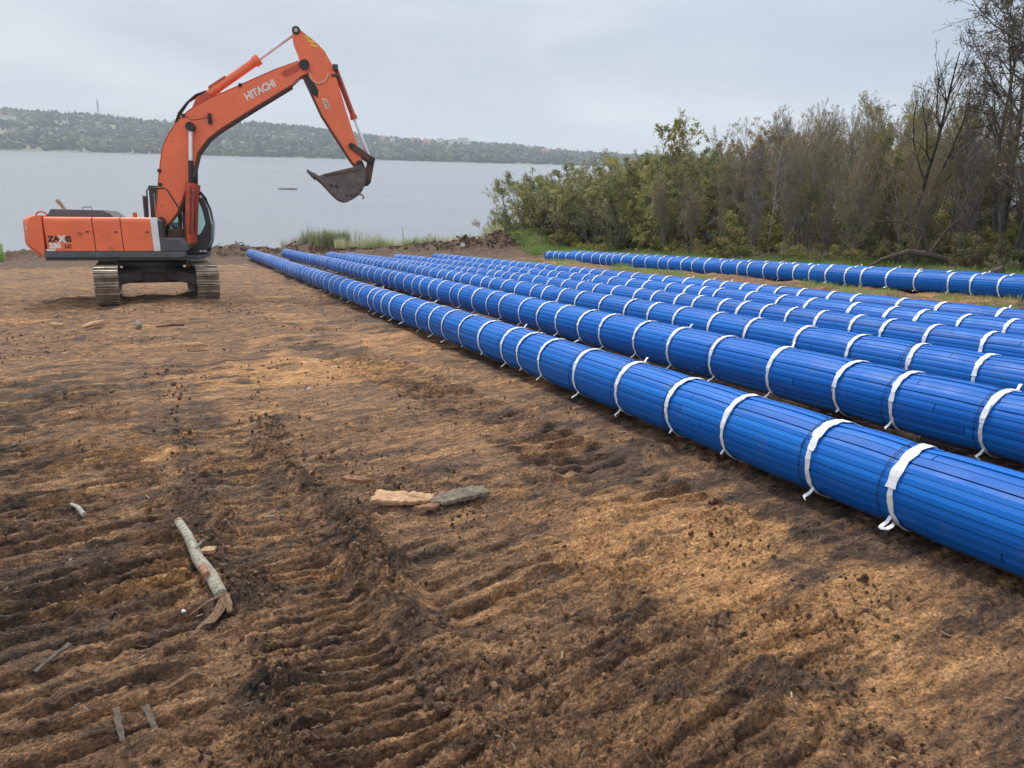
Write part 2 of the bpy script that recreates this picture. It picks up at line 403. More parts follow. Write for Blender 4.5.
# unseen sky behind the viewer, brightened as fill light for excavator and trees
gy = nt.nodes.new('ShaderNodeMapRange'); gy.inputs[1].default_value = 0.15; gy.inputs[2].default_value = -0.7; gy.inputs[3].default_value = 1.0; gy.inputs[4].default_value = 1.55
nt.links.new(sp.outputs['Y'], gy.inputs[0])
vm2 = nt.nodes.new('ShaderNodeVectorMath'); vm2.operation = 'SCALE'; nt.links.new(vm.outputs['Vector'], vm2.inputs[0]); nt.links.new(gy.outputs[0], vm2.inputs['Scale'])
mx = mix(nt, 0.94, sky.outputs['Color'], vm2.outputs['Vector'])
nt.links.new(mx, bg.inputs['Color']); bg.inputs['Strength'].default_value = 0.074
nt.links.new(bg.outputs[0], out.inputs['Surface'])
sl = bpy.data.lights.new('sun', 'SUN'); so = bpy.data.objects.new('sun', sl); COL.objects.link(so)
sl.energy = 2.1; sl.angle = R(12); sl.color = (1.0, 0.955, 0.89)
sd = Vector((math.sin(SUN_AZ) * math.cos(SUN_EL), math.cos(SUN_AZ) * math.cos(SUN_EL), math.sin(SUN_EL)))
so.rotation_euler = sd.to_track_quat('Z', 'Y').to_euler()
vs = scene.view_settings
vs.view_transform = 'Standard'; vs.look = 'None'; vs.gamma = 1.0; vs.use_curve_mapping = False; vs.exposure = 0.46

# ------------------------------------------------------------------ terrain
WATER = -8.0 + CAMZ
def polydist(x, y, pts):
    """signed-less distance to a polyline and which side"""
    best = np.full(x.shape, 1e9); side = np.zeros(x.shape)
    for (x0, y0), (x1, y1) in zip(pts[:-1], pts[1:]):
        dx, dy = x1 - x0, y1 - y0; L = dx * dx + dy * dy
        t = np.clip(((x - x0) * dx + (y - y0) * dy) / L, 0, 1)
        d = np.hypot(x - x0 - t * dx, y - y0 - t * dy)
        s = -np.sign((x - x0) * dy - (y - y0) * dx)
        side = np.where(d < best, s, side); best = np.minimum(best, d)
    return best, side
RIM_A = [(-3.6, 10.5), (-2.46, 7.29), (-1.87, 5.99), (-1.35, 5.25), (-1.04, 4.51), (-0.5, 3.47), (-0.13, 2.52), (0.2, 1.2)]
RIM_B = [(-5.2, 11.0), (-3.3, 7.2), (-2.4, 5.3), (-1.73, 4.23), (-1.45, 3.71), (-1.2, 3.2), (-0.86, 2.53), (-0.5, 1.2)]

# across-band limits, soft edge, rib angle, rib pitch, height, near/far limits, seed
TREADS = [(-9.0, 0.42, 0.14, R(34), 0.190, 0.095, -9, -8, 9.5, 13.0, 521), (0.58, 1.26, 0.09, R(30), 0.104, 0.062, -9, -8, 6.5, 9.0, 541), (1.50, 2.50, 0.12, R(41), 0.180, 0.055, -9, -8, 4.0, 5.2, 561),
          (3.15, 4.15, 0.12, R(29), 0.210, 0.110, 4.4, 5.4, 11.0, 14.0, 581), (2.65, 3.30, 0.12, R(31), 0.19, 0.030, -9, -8, 3.6, 4.6, 601), (-30, 1.2, 0.3, R(4), 0.30, 0.075, 10.5, 14, 30, 40, 621), (1.6, 2.6, 0.2, R(20), 0.26, 0.06, 13, 16, 34, 40, 641)]
def shore_y(x):
    return 57.5 + 70 * sm(3, 34, x) + 14 * sm(-28, -60, x) + 1.2 * np.sin(x * 0.35) + 0.6 * np.sin(x * 0.9 + 1)
def base_h(x, y):
    xx = np.clip(x, -70, 55); yy = np.clip(y, -60, 500)
    sy = shore_y(x)
    z = 0.0475 * xx - 0.076 * np.minimum(yy, 70)
    z = np.where(z > -0.4, z, z)
    drop = sm(-5.0, 3.5, y - sy)
    z = z * (1 - drop) + (-11.0 + CAMZ) * drop
    return z
def relief(x, y, det=1.0, cell=None):
    """the churned surface; cell = local mesh spacing, used to leave out detail the mesh cannot hold"""
    r = np.hypot(x, y)
    if cell is None: cell = np.zeros_like(r)
    k = lambda wl: 1 - sm(0.22, 0.5, cell / wl)
    land = 1 - sm(-4.0, 1.0, y - shore_y(x))
    dA, sA = polydist(x, y, RIM_A); dB, sB = polydist(x, y, RIM_B)
    wob = fbm(x, y, 1.3, 3, 5) * 0.16
    # crumbly rims thrown up by the tracks
    near = 1 - sm(6.0, 8.0, y)
    rimA = np.exp(-((dA + wob) / 0.13) ** 2) * (0.35 + 0.65 * sm(3.8, 4.6, y)) * (1 - sm(6.8, 8.5, y)) * (0.10 + 1.0 * np.clip(fbm(x, y, 1.1, 2, 9) + 0.35, 0, 1.1))
    rimB = np.exp(-((dB + wob) / 0.12) ** 2) * near * (0.15 + 0.75 * np.clip(fbm(x, y, 1.4, 2, 11) + 0.4, 0, 1.1))
    h = 0.050 * rimA + 0.045 * rimB
    # tread imprints: bands along the driving direction, ribs across it
    q = x * 0.87 + y * 0.5 + 0.06 * np.sin((y - x) * 0.5)
    tread = np.zeros_like(h); bandsum = np.zeros_like(h)
    for (q0, q1, edge, an, pt, amp, ya, yb, yc, yd, sd) in TREADS:
        m = sm(q0, q0 + edge, q) * (1 - sm(q1 - edge, q1, q)) * sm(ya, yb, y) * (1 - sm(yc, yd, y))
        ca, sa = math.cos(an), math.sin(an)
        ac = -x * sa + y * ca; al = x * ca + y * sa
        cut = np.clip(0.70 + 0.9 * fbm(al * 0.55, ac * 1.6, 1.0, 3, sd + 2), 0.15, 1.3)
        t = (ac + 0.20 * pt * fbm(al * 0.7, ac * 1.2, 1.0, 3, sd) + 0.12 * pt * fbm(al * 5, ac * 5, 1.0, 2, sd + 5)) / pt
        f = t - np.floor(t)
        prof = np.where(f < 0.12, f / 0.12, 1 - ((f - 0.12) / 0.88) ** 1.3)
        tread = tread + m * amp * cut * (prof - 0.5) * k(pt)
        tread = tread + m * amp * 0.35 * fbm(ac * 7.0, al * 1.6, 1.0, 3, sd + 9) * k(0.14)
        bandsum = np.maximum(bandsum, m)
    h = h + tread - 0.018 * bandsum * sm(0.3, 0.6, q)
    inL = bandsum; inM = 0 * bandsum
    # long ruts running down to the digger
    qr = x * 0.90 + y * 0.43
    rut = fbm(qr * 1.2, (y - x) * 0.10, 0.9, 2, 41)
    h = h + 0.05 * rut * sm(6, 14, r)
    # general lumps and clods
    h = h + (0.030 + 0.03 * sm(6, 14, r)) * fbm(x, y, 0.45, 2, 51) * k(1.6) + 0.024 * fbm(x, y, 1.9, 2, 53) * k(0.4)
    rough = (1 - 0.25 * inL) * (0.45 + 0.8 * np.clip(fbm(x, y, 0.8, 2, 61) + 0.35, 0, 1) + 2.2 * np.clip(rimA, 0, 1) + 1.6 * np.clip(rimB, 0, 1))
    wx = x + 0.05 * perlin(x * 4, y * 4, 66); wy = y + 0.05 * perlin(x * 4, y * 4, 67)
    bl = lambda f, s: np.abs(perlin(wx * f, wy * f, s)) ** 0.8
    h = h + rough * (0.050 * bl(4.5, 71) * k(0.18) + 0.040 * bl(10, 73) * k(0.085) + 0.034 * bl(22, 75) * k(0.036) + 0.026 * bl(46, 77) * k(0.015) + 0.014 * bl(88, 79) * k(0.009))
    far = sm(10, 22, r)
    h = h + far * (0.055 * fbm(x, y, 1.1, 3, 81) * k(0.5))
    # bank of earth heaped along the shore, and the peat mound by the bushes
    berm = np.exp(-((y - (52.6 + 0.8 * np.sin(x * 0.3) - 0.06 * (x + 18))) / 1.6) ** 2) * sm(-75, -60, x) * (1 - sm(-1, 4, x))
    h = h + berm * (0.62 + 0.40 * fbm(x, y, 0.35, 3, 91) + 0.30 * np.abs(fbm(x, y, 1.6, 3, 95))) * (1 - 0.35 * sm(-17, -10, x))
    mound = np.exp(-((x + 1.0) / 4.2) ** 2 - ((y - 52.5) / 3.0) ** 2)
    h = h + mound * (0.70 + 0.5 * fbm(x, y, 0.6, 3, 93) + 0.45 * np.abs(fbm(x, y, 1.7, 3, 97)))
    h = h - 0.050 * (1 - 0.5 * sm(6, 20, r))
    return h * (0.02 + 0.98 * land)
def ground_z(x, y):
    x = np.asarray(x, float); y = np.asarray(y, float)
    return base_h(x, y) + relief(x, y)
def gzf(x, y):
    return float(ground_z(np.array([x]), np.array([y]))[0])

def build_ground():
    rs = [0.75]
    while rs[-1] < 76:
        r = rs[-1]; rs.append(r + min(0.8 * r * r / 1550 * (1 + 4.2 / (r * r)), 0.13 if r < 30 else 0.2))
    while rs[-1] < 9000: rs.append(rs[-1] * 1.16)
    rs = np.array(rs)
    az = np.concatenate([np.linspace(-R(50), R(47), 1150), np.linspace(R(50), R(310), 88)[0:-1]])
    na = len(az); nr = len(rs)
    A, Rr = np.meshgrid(az, rs)
    X = np.sin(A) * Rr; Y = np.cos(A) * Rr
    dr = np.gradient(rs)[:, None] * np.ones_like(A)
    cell = np.maximum(dr * 0.7, Rr * np.where(A < R(47.1), R(97) / 1150, R(3)))
    Z = base_h(X, Y) + relief(X, Y, 1.0, cell)
    far = Rr > 1745
    Z = np.where(far & (Y > 0), WATER + 1.0 + sm(1745, 2600, Rr) * 6, Z)
    V = np.stack([X, Y, Z], -1).reshape(-1, 3)
    i, j = np.meshgrid(np.arange(nr - 1), np.arange(na), indexing='ij')
    a = i * na + j; b = i * na + (j + 1) % na
    Fq = np.stack([a, b, b + na, a + na], -1).reshape(-1, 4)
    c = len(V)
    V = np.vstack([V, [[0, 0, gzf(0.0, 0.01)]]])
    jj = np.arange(na)
    Ft = np.stack([np.full(na, c), (jj + 1) % na, jj], -1)
    x, y = V[:, 0], V[:, 1]
    dA, sA = polydist(x, y, RIM_A); dB, sB = polydist(x, y, RIM_B)
    och = 0.95 * np.exp(-(((x - 1.15) / 0.55) ** 2 + ((y - 4.7) / 0.75) ** 2)) + 0.45 * np.exp(-(((x - 1.9) / 0.9) ** 2 + ((y - 3.9) / 0.7) ** 2))
    och += 0.26 * np.exp(-(((x + 3.2) / 2.6) ** 2 + ((y - 11.5) / 4.5) ** 2)) + 0.07
    och += 0.20 * fbm(x, y, 0.5, 2, 101) + 0.16 * fbm((-x * 0.52 + y * 0.85) * 2.2, (x * 0.85 + y * 0.52) * 0.6, 1.0, 3, 115)
    och += 0.18 * np.exp(-(((x - 2.4) / 1.0) ** 2 + ((y - 3.0) / 1.0) ** 2))
    peat = -0.06 + 0.17 * np.exp(-(dA / 0.18) ** 2) * (y < 8) + 0.14 * np.exp(-(dB / 0.16) ** 2) * (y < 7) + 0.10 * (sB < 0) * (y < 10)
    rx = -x * 0.52 + y * 0.85; ra = x * 0.85 + y * 0.52
    peat += 0.22 * fbm(rx * 3.4, ra * 0.7, 1.0, 4, 111) + 0.05
    peat += 0.16 * fbm(x, y, 0.35, 3, 103) + 0.14 * fbm(x, y, 2.2, 3, 109) + 0.22 * np.exp(-(((x + 5.6) / 1.6) ** 2 + ((y - 8.0) / 3.0) ** 2)) + 0.16 * np.exp(-(((x + 2.6) / .8) ** 2 + ((y - 3.2) / 1.2) ** 2)) + 0.12 * np.exp(-(((x - 1.2) / 1.1) ** 2 + ((y - 2.9) / .5) ** 2)) + 0.30 * sm(40, 50, y) + 0.75 * np.exp(-((y - 49.8) / 5.0) ** 2) * (x < 4)
    qq = x * 0.87 + y * 0.5
    peat += 0.11 * sm(3.0, 3.3, qq) * (1 - sm(4.0, 4.4, qq)) * sm(4.5, 6, y) * (1 - sm(13, 17, y)) + 0.07 * sm(.5, .7, qq) * (1 - sm(1.1, 1.4, qq)) * (y < 9)
    peat += 0.24 * np.exp(-(((x + 3.6) / 1.4) ** 2 + ((y - 15.5) / 3.5) ** 2)) * 0.7
    p = x + 0.442 * y
    for pp in (4.7, 6.7, 8.6, 10.5, 11.9, 12.9):
        peat += 0.16 * np.exp(-((p - pp + 0.25) / 0.5) ** 2)  # soil set darker along the near foot of each close pipe bundle
    green = sm(21.8, 23.5, p + 0.9 * fbm(x, y, 0.4, 2, 105)) * 0.75 * (y > 3) + 0.4 * np.exp(-((p - 18.0) / 0.8) ** 2) * (fbm(x, y, 0.5, 2, 107) > 0)
    green = np.clip(green, 0, 0.85)
    green = np.where((y > 56) & (x < 3), np.maximum(green, 0.4), green)
    green = green * (1 - 0.9 * np.exp(-((x + 1.0) / 5.0) ** 2 - ((y - 51.5) / 4.0) ** 2))
    green = np.where(np.hypot(x, y) > 1700, 0.8, green)
    me = mesh_np('ground', V, [Fq, Ft], True, {'ochre': och, 'peat': peat, 'green': green})
    o = link('ground', me, M['soil']); tag(o, 'churned brown earth with track marks sloping to the lake', 'ground', kind='structure')
build_ground()

def grounds_at(px, Y):
    """x of the ground point that stands under image column px at forward distance Y"""
    d = fw + rt2 * ((px - 512) / F)
    return d.x / d.y * Y
def grounds_np(px, Y):
    k = (np.asarray(px) - 512) / F
    return (fw.x + rt2.x * k) / (fw.y + rt2.y * k) * Y

# ------------------------------------------------------------------ water
def build_water():
    m, nt, b = new_mat('grey_lake_water')
    b.inputs['Base Color'].default_value = (0.21, 0.222, 0.238, 1); b.inputs['Roughness'].default_value = 0.2
    b.inputs['IOR'].default_value = 1.333
    g = N(nt, 'ShaderNodeTexCoord').outputs['Object']
    mpn = N(nt, 'ShaderNodeMapping'); mpn.inputs['Scale'].default_value = (0.6, 1.6, 1); mpn.inputs['Rotation'].default_value = (0, 0, 0.3); nt.links.new(g, mpn.inputs[0])
    n1 = noise(nt, 0.9, 6, 0.6, mpn.outputs[0]); n2 = noise(nt, 0.02, 4, 0.5, mpn.outputs[0])
    bp = N(nt, 'ShaderNodeBump'); bp.inputs['Distance'].default_value = 0.02; bp.inputs['Strength'].default_value = 0.7
    nt.links.new(n1.outputs['Fac'], bp.inputs['Height']); nt.links.new(bp.outputs['Normal'], b.inputs['Normal'])
    r = ramp(nt, n2.outputs['Fac'], [(0.35, (0.16, 0.16, 0.16)), (0.65, (0.24, 0.24, 0.24))]); nt.links.new(r.outputs['Color'], b.inputs['Roughness'])
    rs = np.concatenate([np.linspace(40, 300, 30), np.geomspace(310, 2300, 40)]); az = np.linspace(-R(80), R(80), 120)
    A, Q = np.meshgrid(az, rs); X = np.sin(A) * Q; Y = np.cos(A) * Q
    V = np.stack([X, Y, np.full_like(X, WATER)], -1).reshape(-1, 3); na = len(az)
    i, j = np.meshgrid(np.arange(len(rs) - 1), np.arange(na - 1), indexing='ij'); a = i * na + j
    Fq = np.stack([a, a + 1, a + 1 + na, a + na], -1).reshape(-1, 4)
    o = link('water', mesh_np('water', V, Fq, True), m); tag(o, 'calm grey lake under an overcast sky', 'lake', kind='structure')
build_water()

# ------------------------------------------------------------------ far shore
EL = [(-60, 26), (-40, 27), (-34, 28), (-30, 28.5), (-28, 28), (-25, 25), (-22, 24), (-18.5, 27), (-15, 25), (-12, 21), (-8.5, 17), (-3, 15.5), (0, 14), (3, 10.5), (8, 8), (14, 7), (30, 8), (60, 12)]
def ridge_el(a): return np.interp(np.degrees(a), [e[0] for e in EL], [e[1] for e in EL])
def shore_r(a): return 1750 + 45 * np.sin(a * 9 + 1) + 25 * np.sin(a * 23) + 14 * np.sin(a * 61)
def hill_z(a, r):
    top = ridge_el(a) / F * 2500 - 12 + 8
    t = np.clip((r - shore_r(a)) / (2500 - shore_r(a)), 0, 1)
    z = WATER + 0.4 + (top) * (0.10 * sm(0, 0.08, t) + 0.90 * (t ** 1.15))
    z = z + 5 * np.sin(a * 31 + r * 0.004) * t * (1 - t) * 2 + 5 * t * fbm(a * 60, r / 160.0, 1.0, 3, 201) * sm(1.02, 0.9, t)
    z = z - 25 * sm(2600, 4300, r)
    return z
def build_hills():
    az = np.linspace(-R(62), R(62), 500); k = np.linspace(0, 1, 60)
    A, K = np.meshgrid(az, k)
    Rr = shore_r(A) - 4 + K ** 1.4 * 2500
    Z = hill_z(A, Rr); Z[0, :] = WATER - 3
    V = np.stack([np.sin(A) * Rr, np.cos(A) * Rr, Z], -1).reshape(-1, 3); na = len(az)
    i, j = np.meshgrid(np.arange(59), np.arange(na - 1), indexing='ij'); a = i * na + j
    Fq = np.stack([a, a + 1, a + 1 + na, a + na], -1).reshape(-1, 4)
    m = mat('far_meadow', (0.13, 0.15, 0.06), (0.24, 0.21, 0.11), 0.9, scale=0.006)
    o = link('hills', mesh_np('hills', V, Fq, True), m); tag(o, 'low wooded hills along the far side of the lake', 'hills', kind='structure')
    # woodland on the hills: uneven crowns of many sizes
    import bmesh
    bm = bmesh.new(); bmesh.ops.create_icosphere(bm, subdivisions=2, radius=1)
    bv = np.array([v.co[:] for v in bm.verts]); bf = np.array([[v.index for v in f.verts] for f in bm.faces]); bm.free()
    n = 17000
    a = rng.uniform(-R(44), R(40), n); t = rng.uniform(0, 1, n)
    r = shore_r(a) + 8 + 900 * t ** 1.25
    dens = fbm(a * 45, r / 120.0, 1.0, 3, 211)
    keep = (dens > -0.30) | (t < 0.04) | (r > 2430)
    keep &= ~((t < 0.03) & (a < -R(31)) & (rng.uniform(0, 1, n) < 0.8))
    a, t, r, dens = a[keep], t[keep], r[keep], dens[keep]; n = len(a)
    conif = (fbm(a * 25, r / 200.0, 1.0, 2, 221) + 0.5 * sm(0.5, 1, t) > 0.28)
    wdt = rng.uniform(3.5, 8.5, n) * np.where(conif, 0.6, 1.0); hgt = wdt * np.where(conif, rng.uniform(1.5, 2.3, n), rng.uniform(0.8, 1.3, n))
    z = hill_z(a, r) + hgt * 0.6
    B = bv[None, :, :] * (1 + 0.28 * rng.normal(size=(n, len(bv), 1)).clip(-1.5, 1.5))
    top = np.where(conif[:, None], np.clip(1 - 0.55 * (B[:, :, 2] + 0.3), 0.15, 1.2), 1.0)
    V = np.stack([B[:, :, 0] * wdt[:, None] * top, B[:, :, 1] * wdt[:, None] * top, B[:, :, 2] * hgt[:, None]], -1)
    V += np.stack([np.sin(a) * r, np.cos(a) * r, z], -1)[:, None, :]
    Fq = (bf[None] + (np.arange(n) * len(bv))[:, None, None]).reshape(-1, 3)
    patch = np.clip(0.5 + 0.9 * fbm(a * 18, r / 260.0, 1.0, 3, 231), 0, 1)
    col = np.where(conif, rng.uniform(0, 0.28, n), 0.15 + 0.65 * patch + rng.normal(0, 0.12, n))
    var = np.repeat(np.clip(col, 0, 1), len(bv))
    o = link('woodland', mesh_np('woodland', V.reshape(-1, 3), Fq, False, {'var': var}), M['hillwood'])
    tag(o, 'mixed woodland covering the hills beyond the lake', 'woodland', kind='stuff')
build_hills()

def ang(px): 
    d = fw + rt2 * ((px - 512) / F); return math.atan2(d.x, d.y)
def house(px, r, w, d, h, wallm, roofm, label, rz=0.3, group='houses on the far hills'):
    a = ang(px); z = float(hill_z(np.array([a]), np.array([float(r)]))[0])
    o = empty('house', (math.sin(a) * r, math.cos(a) * r, z), rz)
    MB().box(-w / 2, w / 2, -d / 2, d / 2, -3, h).build('wall', wallm, o)
    b = MB(); b.add([(-w / 2 - .6, -d / 2 - .6, h), (w / 2 + .6, -d / 2 - .6, h), (w / 2 + .6, d / 2 + .6, h), (-w / 2 - .6, d / 2 + .6, h), (-w / 2 - .6, 0, h + d * .38), (w / 2 + .6, 0, h + d * .38)],
                  [(0, 1, 5, 4), (2, 3, 4, 5), (0, 4, 3), (1, 2, 5), (0, 3, 2, 1)]).build('roof', roofm, o)
    nwin = max(2, int(w / 5))
    for i in range(nwin):
        x = -w / 2 + (i + .5) * w / nwin
        MB().box(x - .7, x + .7, -d / 2 - .06, -d / 2 + .02, h * .35, h * .7).build('window', M['dark'], o)
    tag(o, label, 'house', group)
HS = [(27, 2330, 70, 16, 9, 'wallb', 'roof_red', 'long pinkish building with red roof high on the wooded hill'),
      (44, 2300, 52, 12, 7, 'wall', 'roof_grey', 'long white shed beside the long red roofed building'),
      (100, 2250, 14, 9, 8, 'wall', 'roof_grey', 'small pale house alone in the woods below the radio mast'),
      (388, 2400, 16, 10, 10, 'wallb', 'roof_red', 'pinkish house on the hill just past the bucket linkage'),
      (396, 2380, 14, 10, 9, 'wall', 'roof_grey', 'pale house next to the pinkish house by the bucket linkage'),
      (417, 2400, 20, 11, 12, 'wallb', 'roof_red', 'tall brick coloured house among trees on the ridge'),
      (428, 2350, 22, 12, 9, 'wallb', 'roof_red', 'broad red roofed house below the ridge'),
      (440, 2420, 20, 11, 12, 'wall', 'roof_red', 'white house with red roof on the skyline'),
      (452, 2360, 26, 12, 10, 'wall', 'roof_grey', 'wide white house left of the two bright white blocks'),
      (461, 2400, 30, 13, 13, 'wall', 'roof_grey', 'bright white block, tallest of the hillside buildings'),
      (468, 2330, 34, 12, 9, 'wall', 'roof_grey', 'long low white building under the tall white block'),
      (484, 2340, 22, 11, 8, 'wall', 'roof_grey', 'pale house standing alone on the falling ridge'),
      (519, 2350, 22, 12, 9, 'wall', 'roof_grey', 'small white house far along the ridge towards the willows'),
      (537, 2340, 24, 12, 8, 'wallb', 'roof_red', 'last reddish house before the lakeside willows')]
for i, (px, r, w_, d_, h_, wm, rm, lb) in enumerate(HS):
    house(px, r, w_, d_, h_ + 5, M[wm], M[rm], lb, -ang(px) + 0.25 * math.sin(i * 2.1))

def mast():
    a = ang(131); r = 2520.0; z = float(hill_z(np.array([a]), np.array([r]))[0])
    o = empty('radio_mast', (math.sin(a) * r, math.cos(a) * r, z))
    Ht = 50
    for sx, sy in ((-1, -1), (1, -1), (1, 1), (-1, 1)):
        MB().tube([(sx * 3, sy * 3, -3), (sx * 1.2, sy * 1.2, Ht * .7), (sx * .5, sy * .5, Ht)], 0.35, 5).build('leg', M['grey'], o)
    b = MB()
    for i in range(10):
        z0 = i * Ht / 10; k = 3 - 2.4 * z0 / Ht
        b.tube([(-k, -k, z0), (k, -k, z0 + 4)], .2, 4).tube([(k, k, z0), (-k, k, z0 + 4)], .2, 4).tube([(-k, k, z0), (-k, -k, z0 + 4)], .2, 4)
    b.build('bracing', M['grey'], o)
    MB().box(-3, 3, -3, 3, Ht * .68, Ht * .70).build('platform', M['grey'], o)
    MB().box(-2.4, 2.4, -2.4, 2.4, Ht * .8, Ht * .82).build('platform', M['grey'], o)
    MB().tube([(0, 0, Ht * .9), (0, 0, Ht + 10)], 0.3, 5).build('antenna', M['grey'], o)
    tag(o, 'thin grey lattice radio mast on the skyline of the wooded hill', 'radio mast')
mast()
def sailboat(px, r, label, s=1.0):
    a = ang(px)
    o = empty('sailboat', (math.sin(a) * r, math.cos(a) * r, WATER), -a)
    MB().add([(-4 * s, 0, 1), (-3 * s, -1.3 * s, 1), (3 * s, -1.3 * s, 1.1), (4.5 * s, 0, 1.3), (3 * s, 1.3 * s, 1.1), (-3 * s, 1.3 * s, 1), (-3 * s, 0, -.3), (3.4 * s, 0, -.3)],
             [(0, 1, 2, 3, 4, 5), (0, 6, 1), (1, 6, 7, 2), (2, 7, 3), (3, 7, 4), (4, 7, 6, 5), (5, 6, 0)]).build('hull', M['white'], o)
    MB().tube([(0.3 * s, 0, 1), (0.3 * s, 0, 11 * s)], .12, 6).build('mast', M['grey'], o)
    MB().add([(0.1 * s, -.05, 1.8), (-3.6 * s, -.3, 2.0), (0.1 * s, -.05, 10.6 * s), (0.1 * s, .05, 1.8), (-3.6 * s, -.2, 2.0), (0.1 * s, .05, 10.6 * s)],
             [(0, 1, 2), (3, 5, 4), (0, 3, 4, 1), (1, 4, 5, 2), (2, 5, 3, 0)]).build('sail', M['white'], o)
    tag(o, label, 'sailboat', 'sailboats by the far shore')
sailboat(114, 1560, 'small white sailboat on open water off the far wooded shore', 1.0)
sailboat(158.5, 1500, 'small white sailboat at the far shore just beside the digger boom', 0.8)

def islet():
    a = ang(203); r = 640
    k = 40; th = np.linspace(0, 2 * PI, k, endpoint=False); V = [(0, 0, 0.6)]; Fs = []
    rngl = random.Random(4)
    for q, (rr, zz) in enumerate(((0.4, .5), (0.75, .3), (1.0, -.5))):
        for t in th: V.append((math.cos(t) * 6.5 * rr * (1 + .15 * rngl.random()), math.sin(t) * 3 * rr, zz * (1 + .5 * rngl.random())))
    for j in range(k): Fs.append((0, 1 + j, 1 + (j + 1) % k))
    for q in range(2):
        for j in range(k): Fs.append((1 + q * k + j, 1 + (q + 1) * k + j, 1 + (q + 1) * k + (j + 1) % k, 1 + q * k + (j + 1) % k))
    o = MB().add(V, Fs).build('mud_islet', mat('islet_mud', (0.07, 0.07, 0.055), (0.12, 0.11, 0.09), .9))
    o.location = (math.sin(a) * r, math.cos(a) * r, WATER); o.rotation_euler = (0, 0, -a)
    tag(o, 'low dark islet in the lake behind the digger boom', 'islet', kind='structure')
islet()
def raft():
    a = ang(298); r = 190
    o = MB()
    for i in range(5): o.tube([(-2.1 + .1 * i, .25 * i - .5, .02), (2.2 - .15 * i, .25 * i - .5, .05 + .02 * i)], .13, 7)
    for i in range(8): o.tube([(-1.9 + i * .55, 0, .1), (-1.85 + i * .55, .1, .33 + .1 * (i % 3))], .05, 5)
    o = o.build('log_raft', M['bark_dark']); o.location = (math.sin(a) * r, math.cos(a) * r, WATER); o.rotation_euler = (0, 0, -a)
    tag(o, 'dark row of floating logs in the lake below the bucket', 'log raft')
raft()

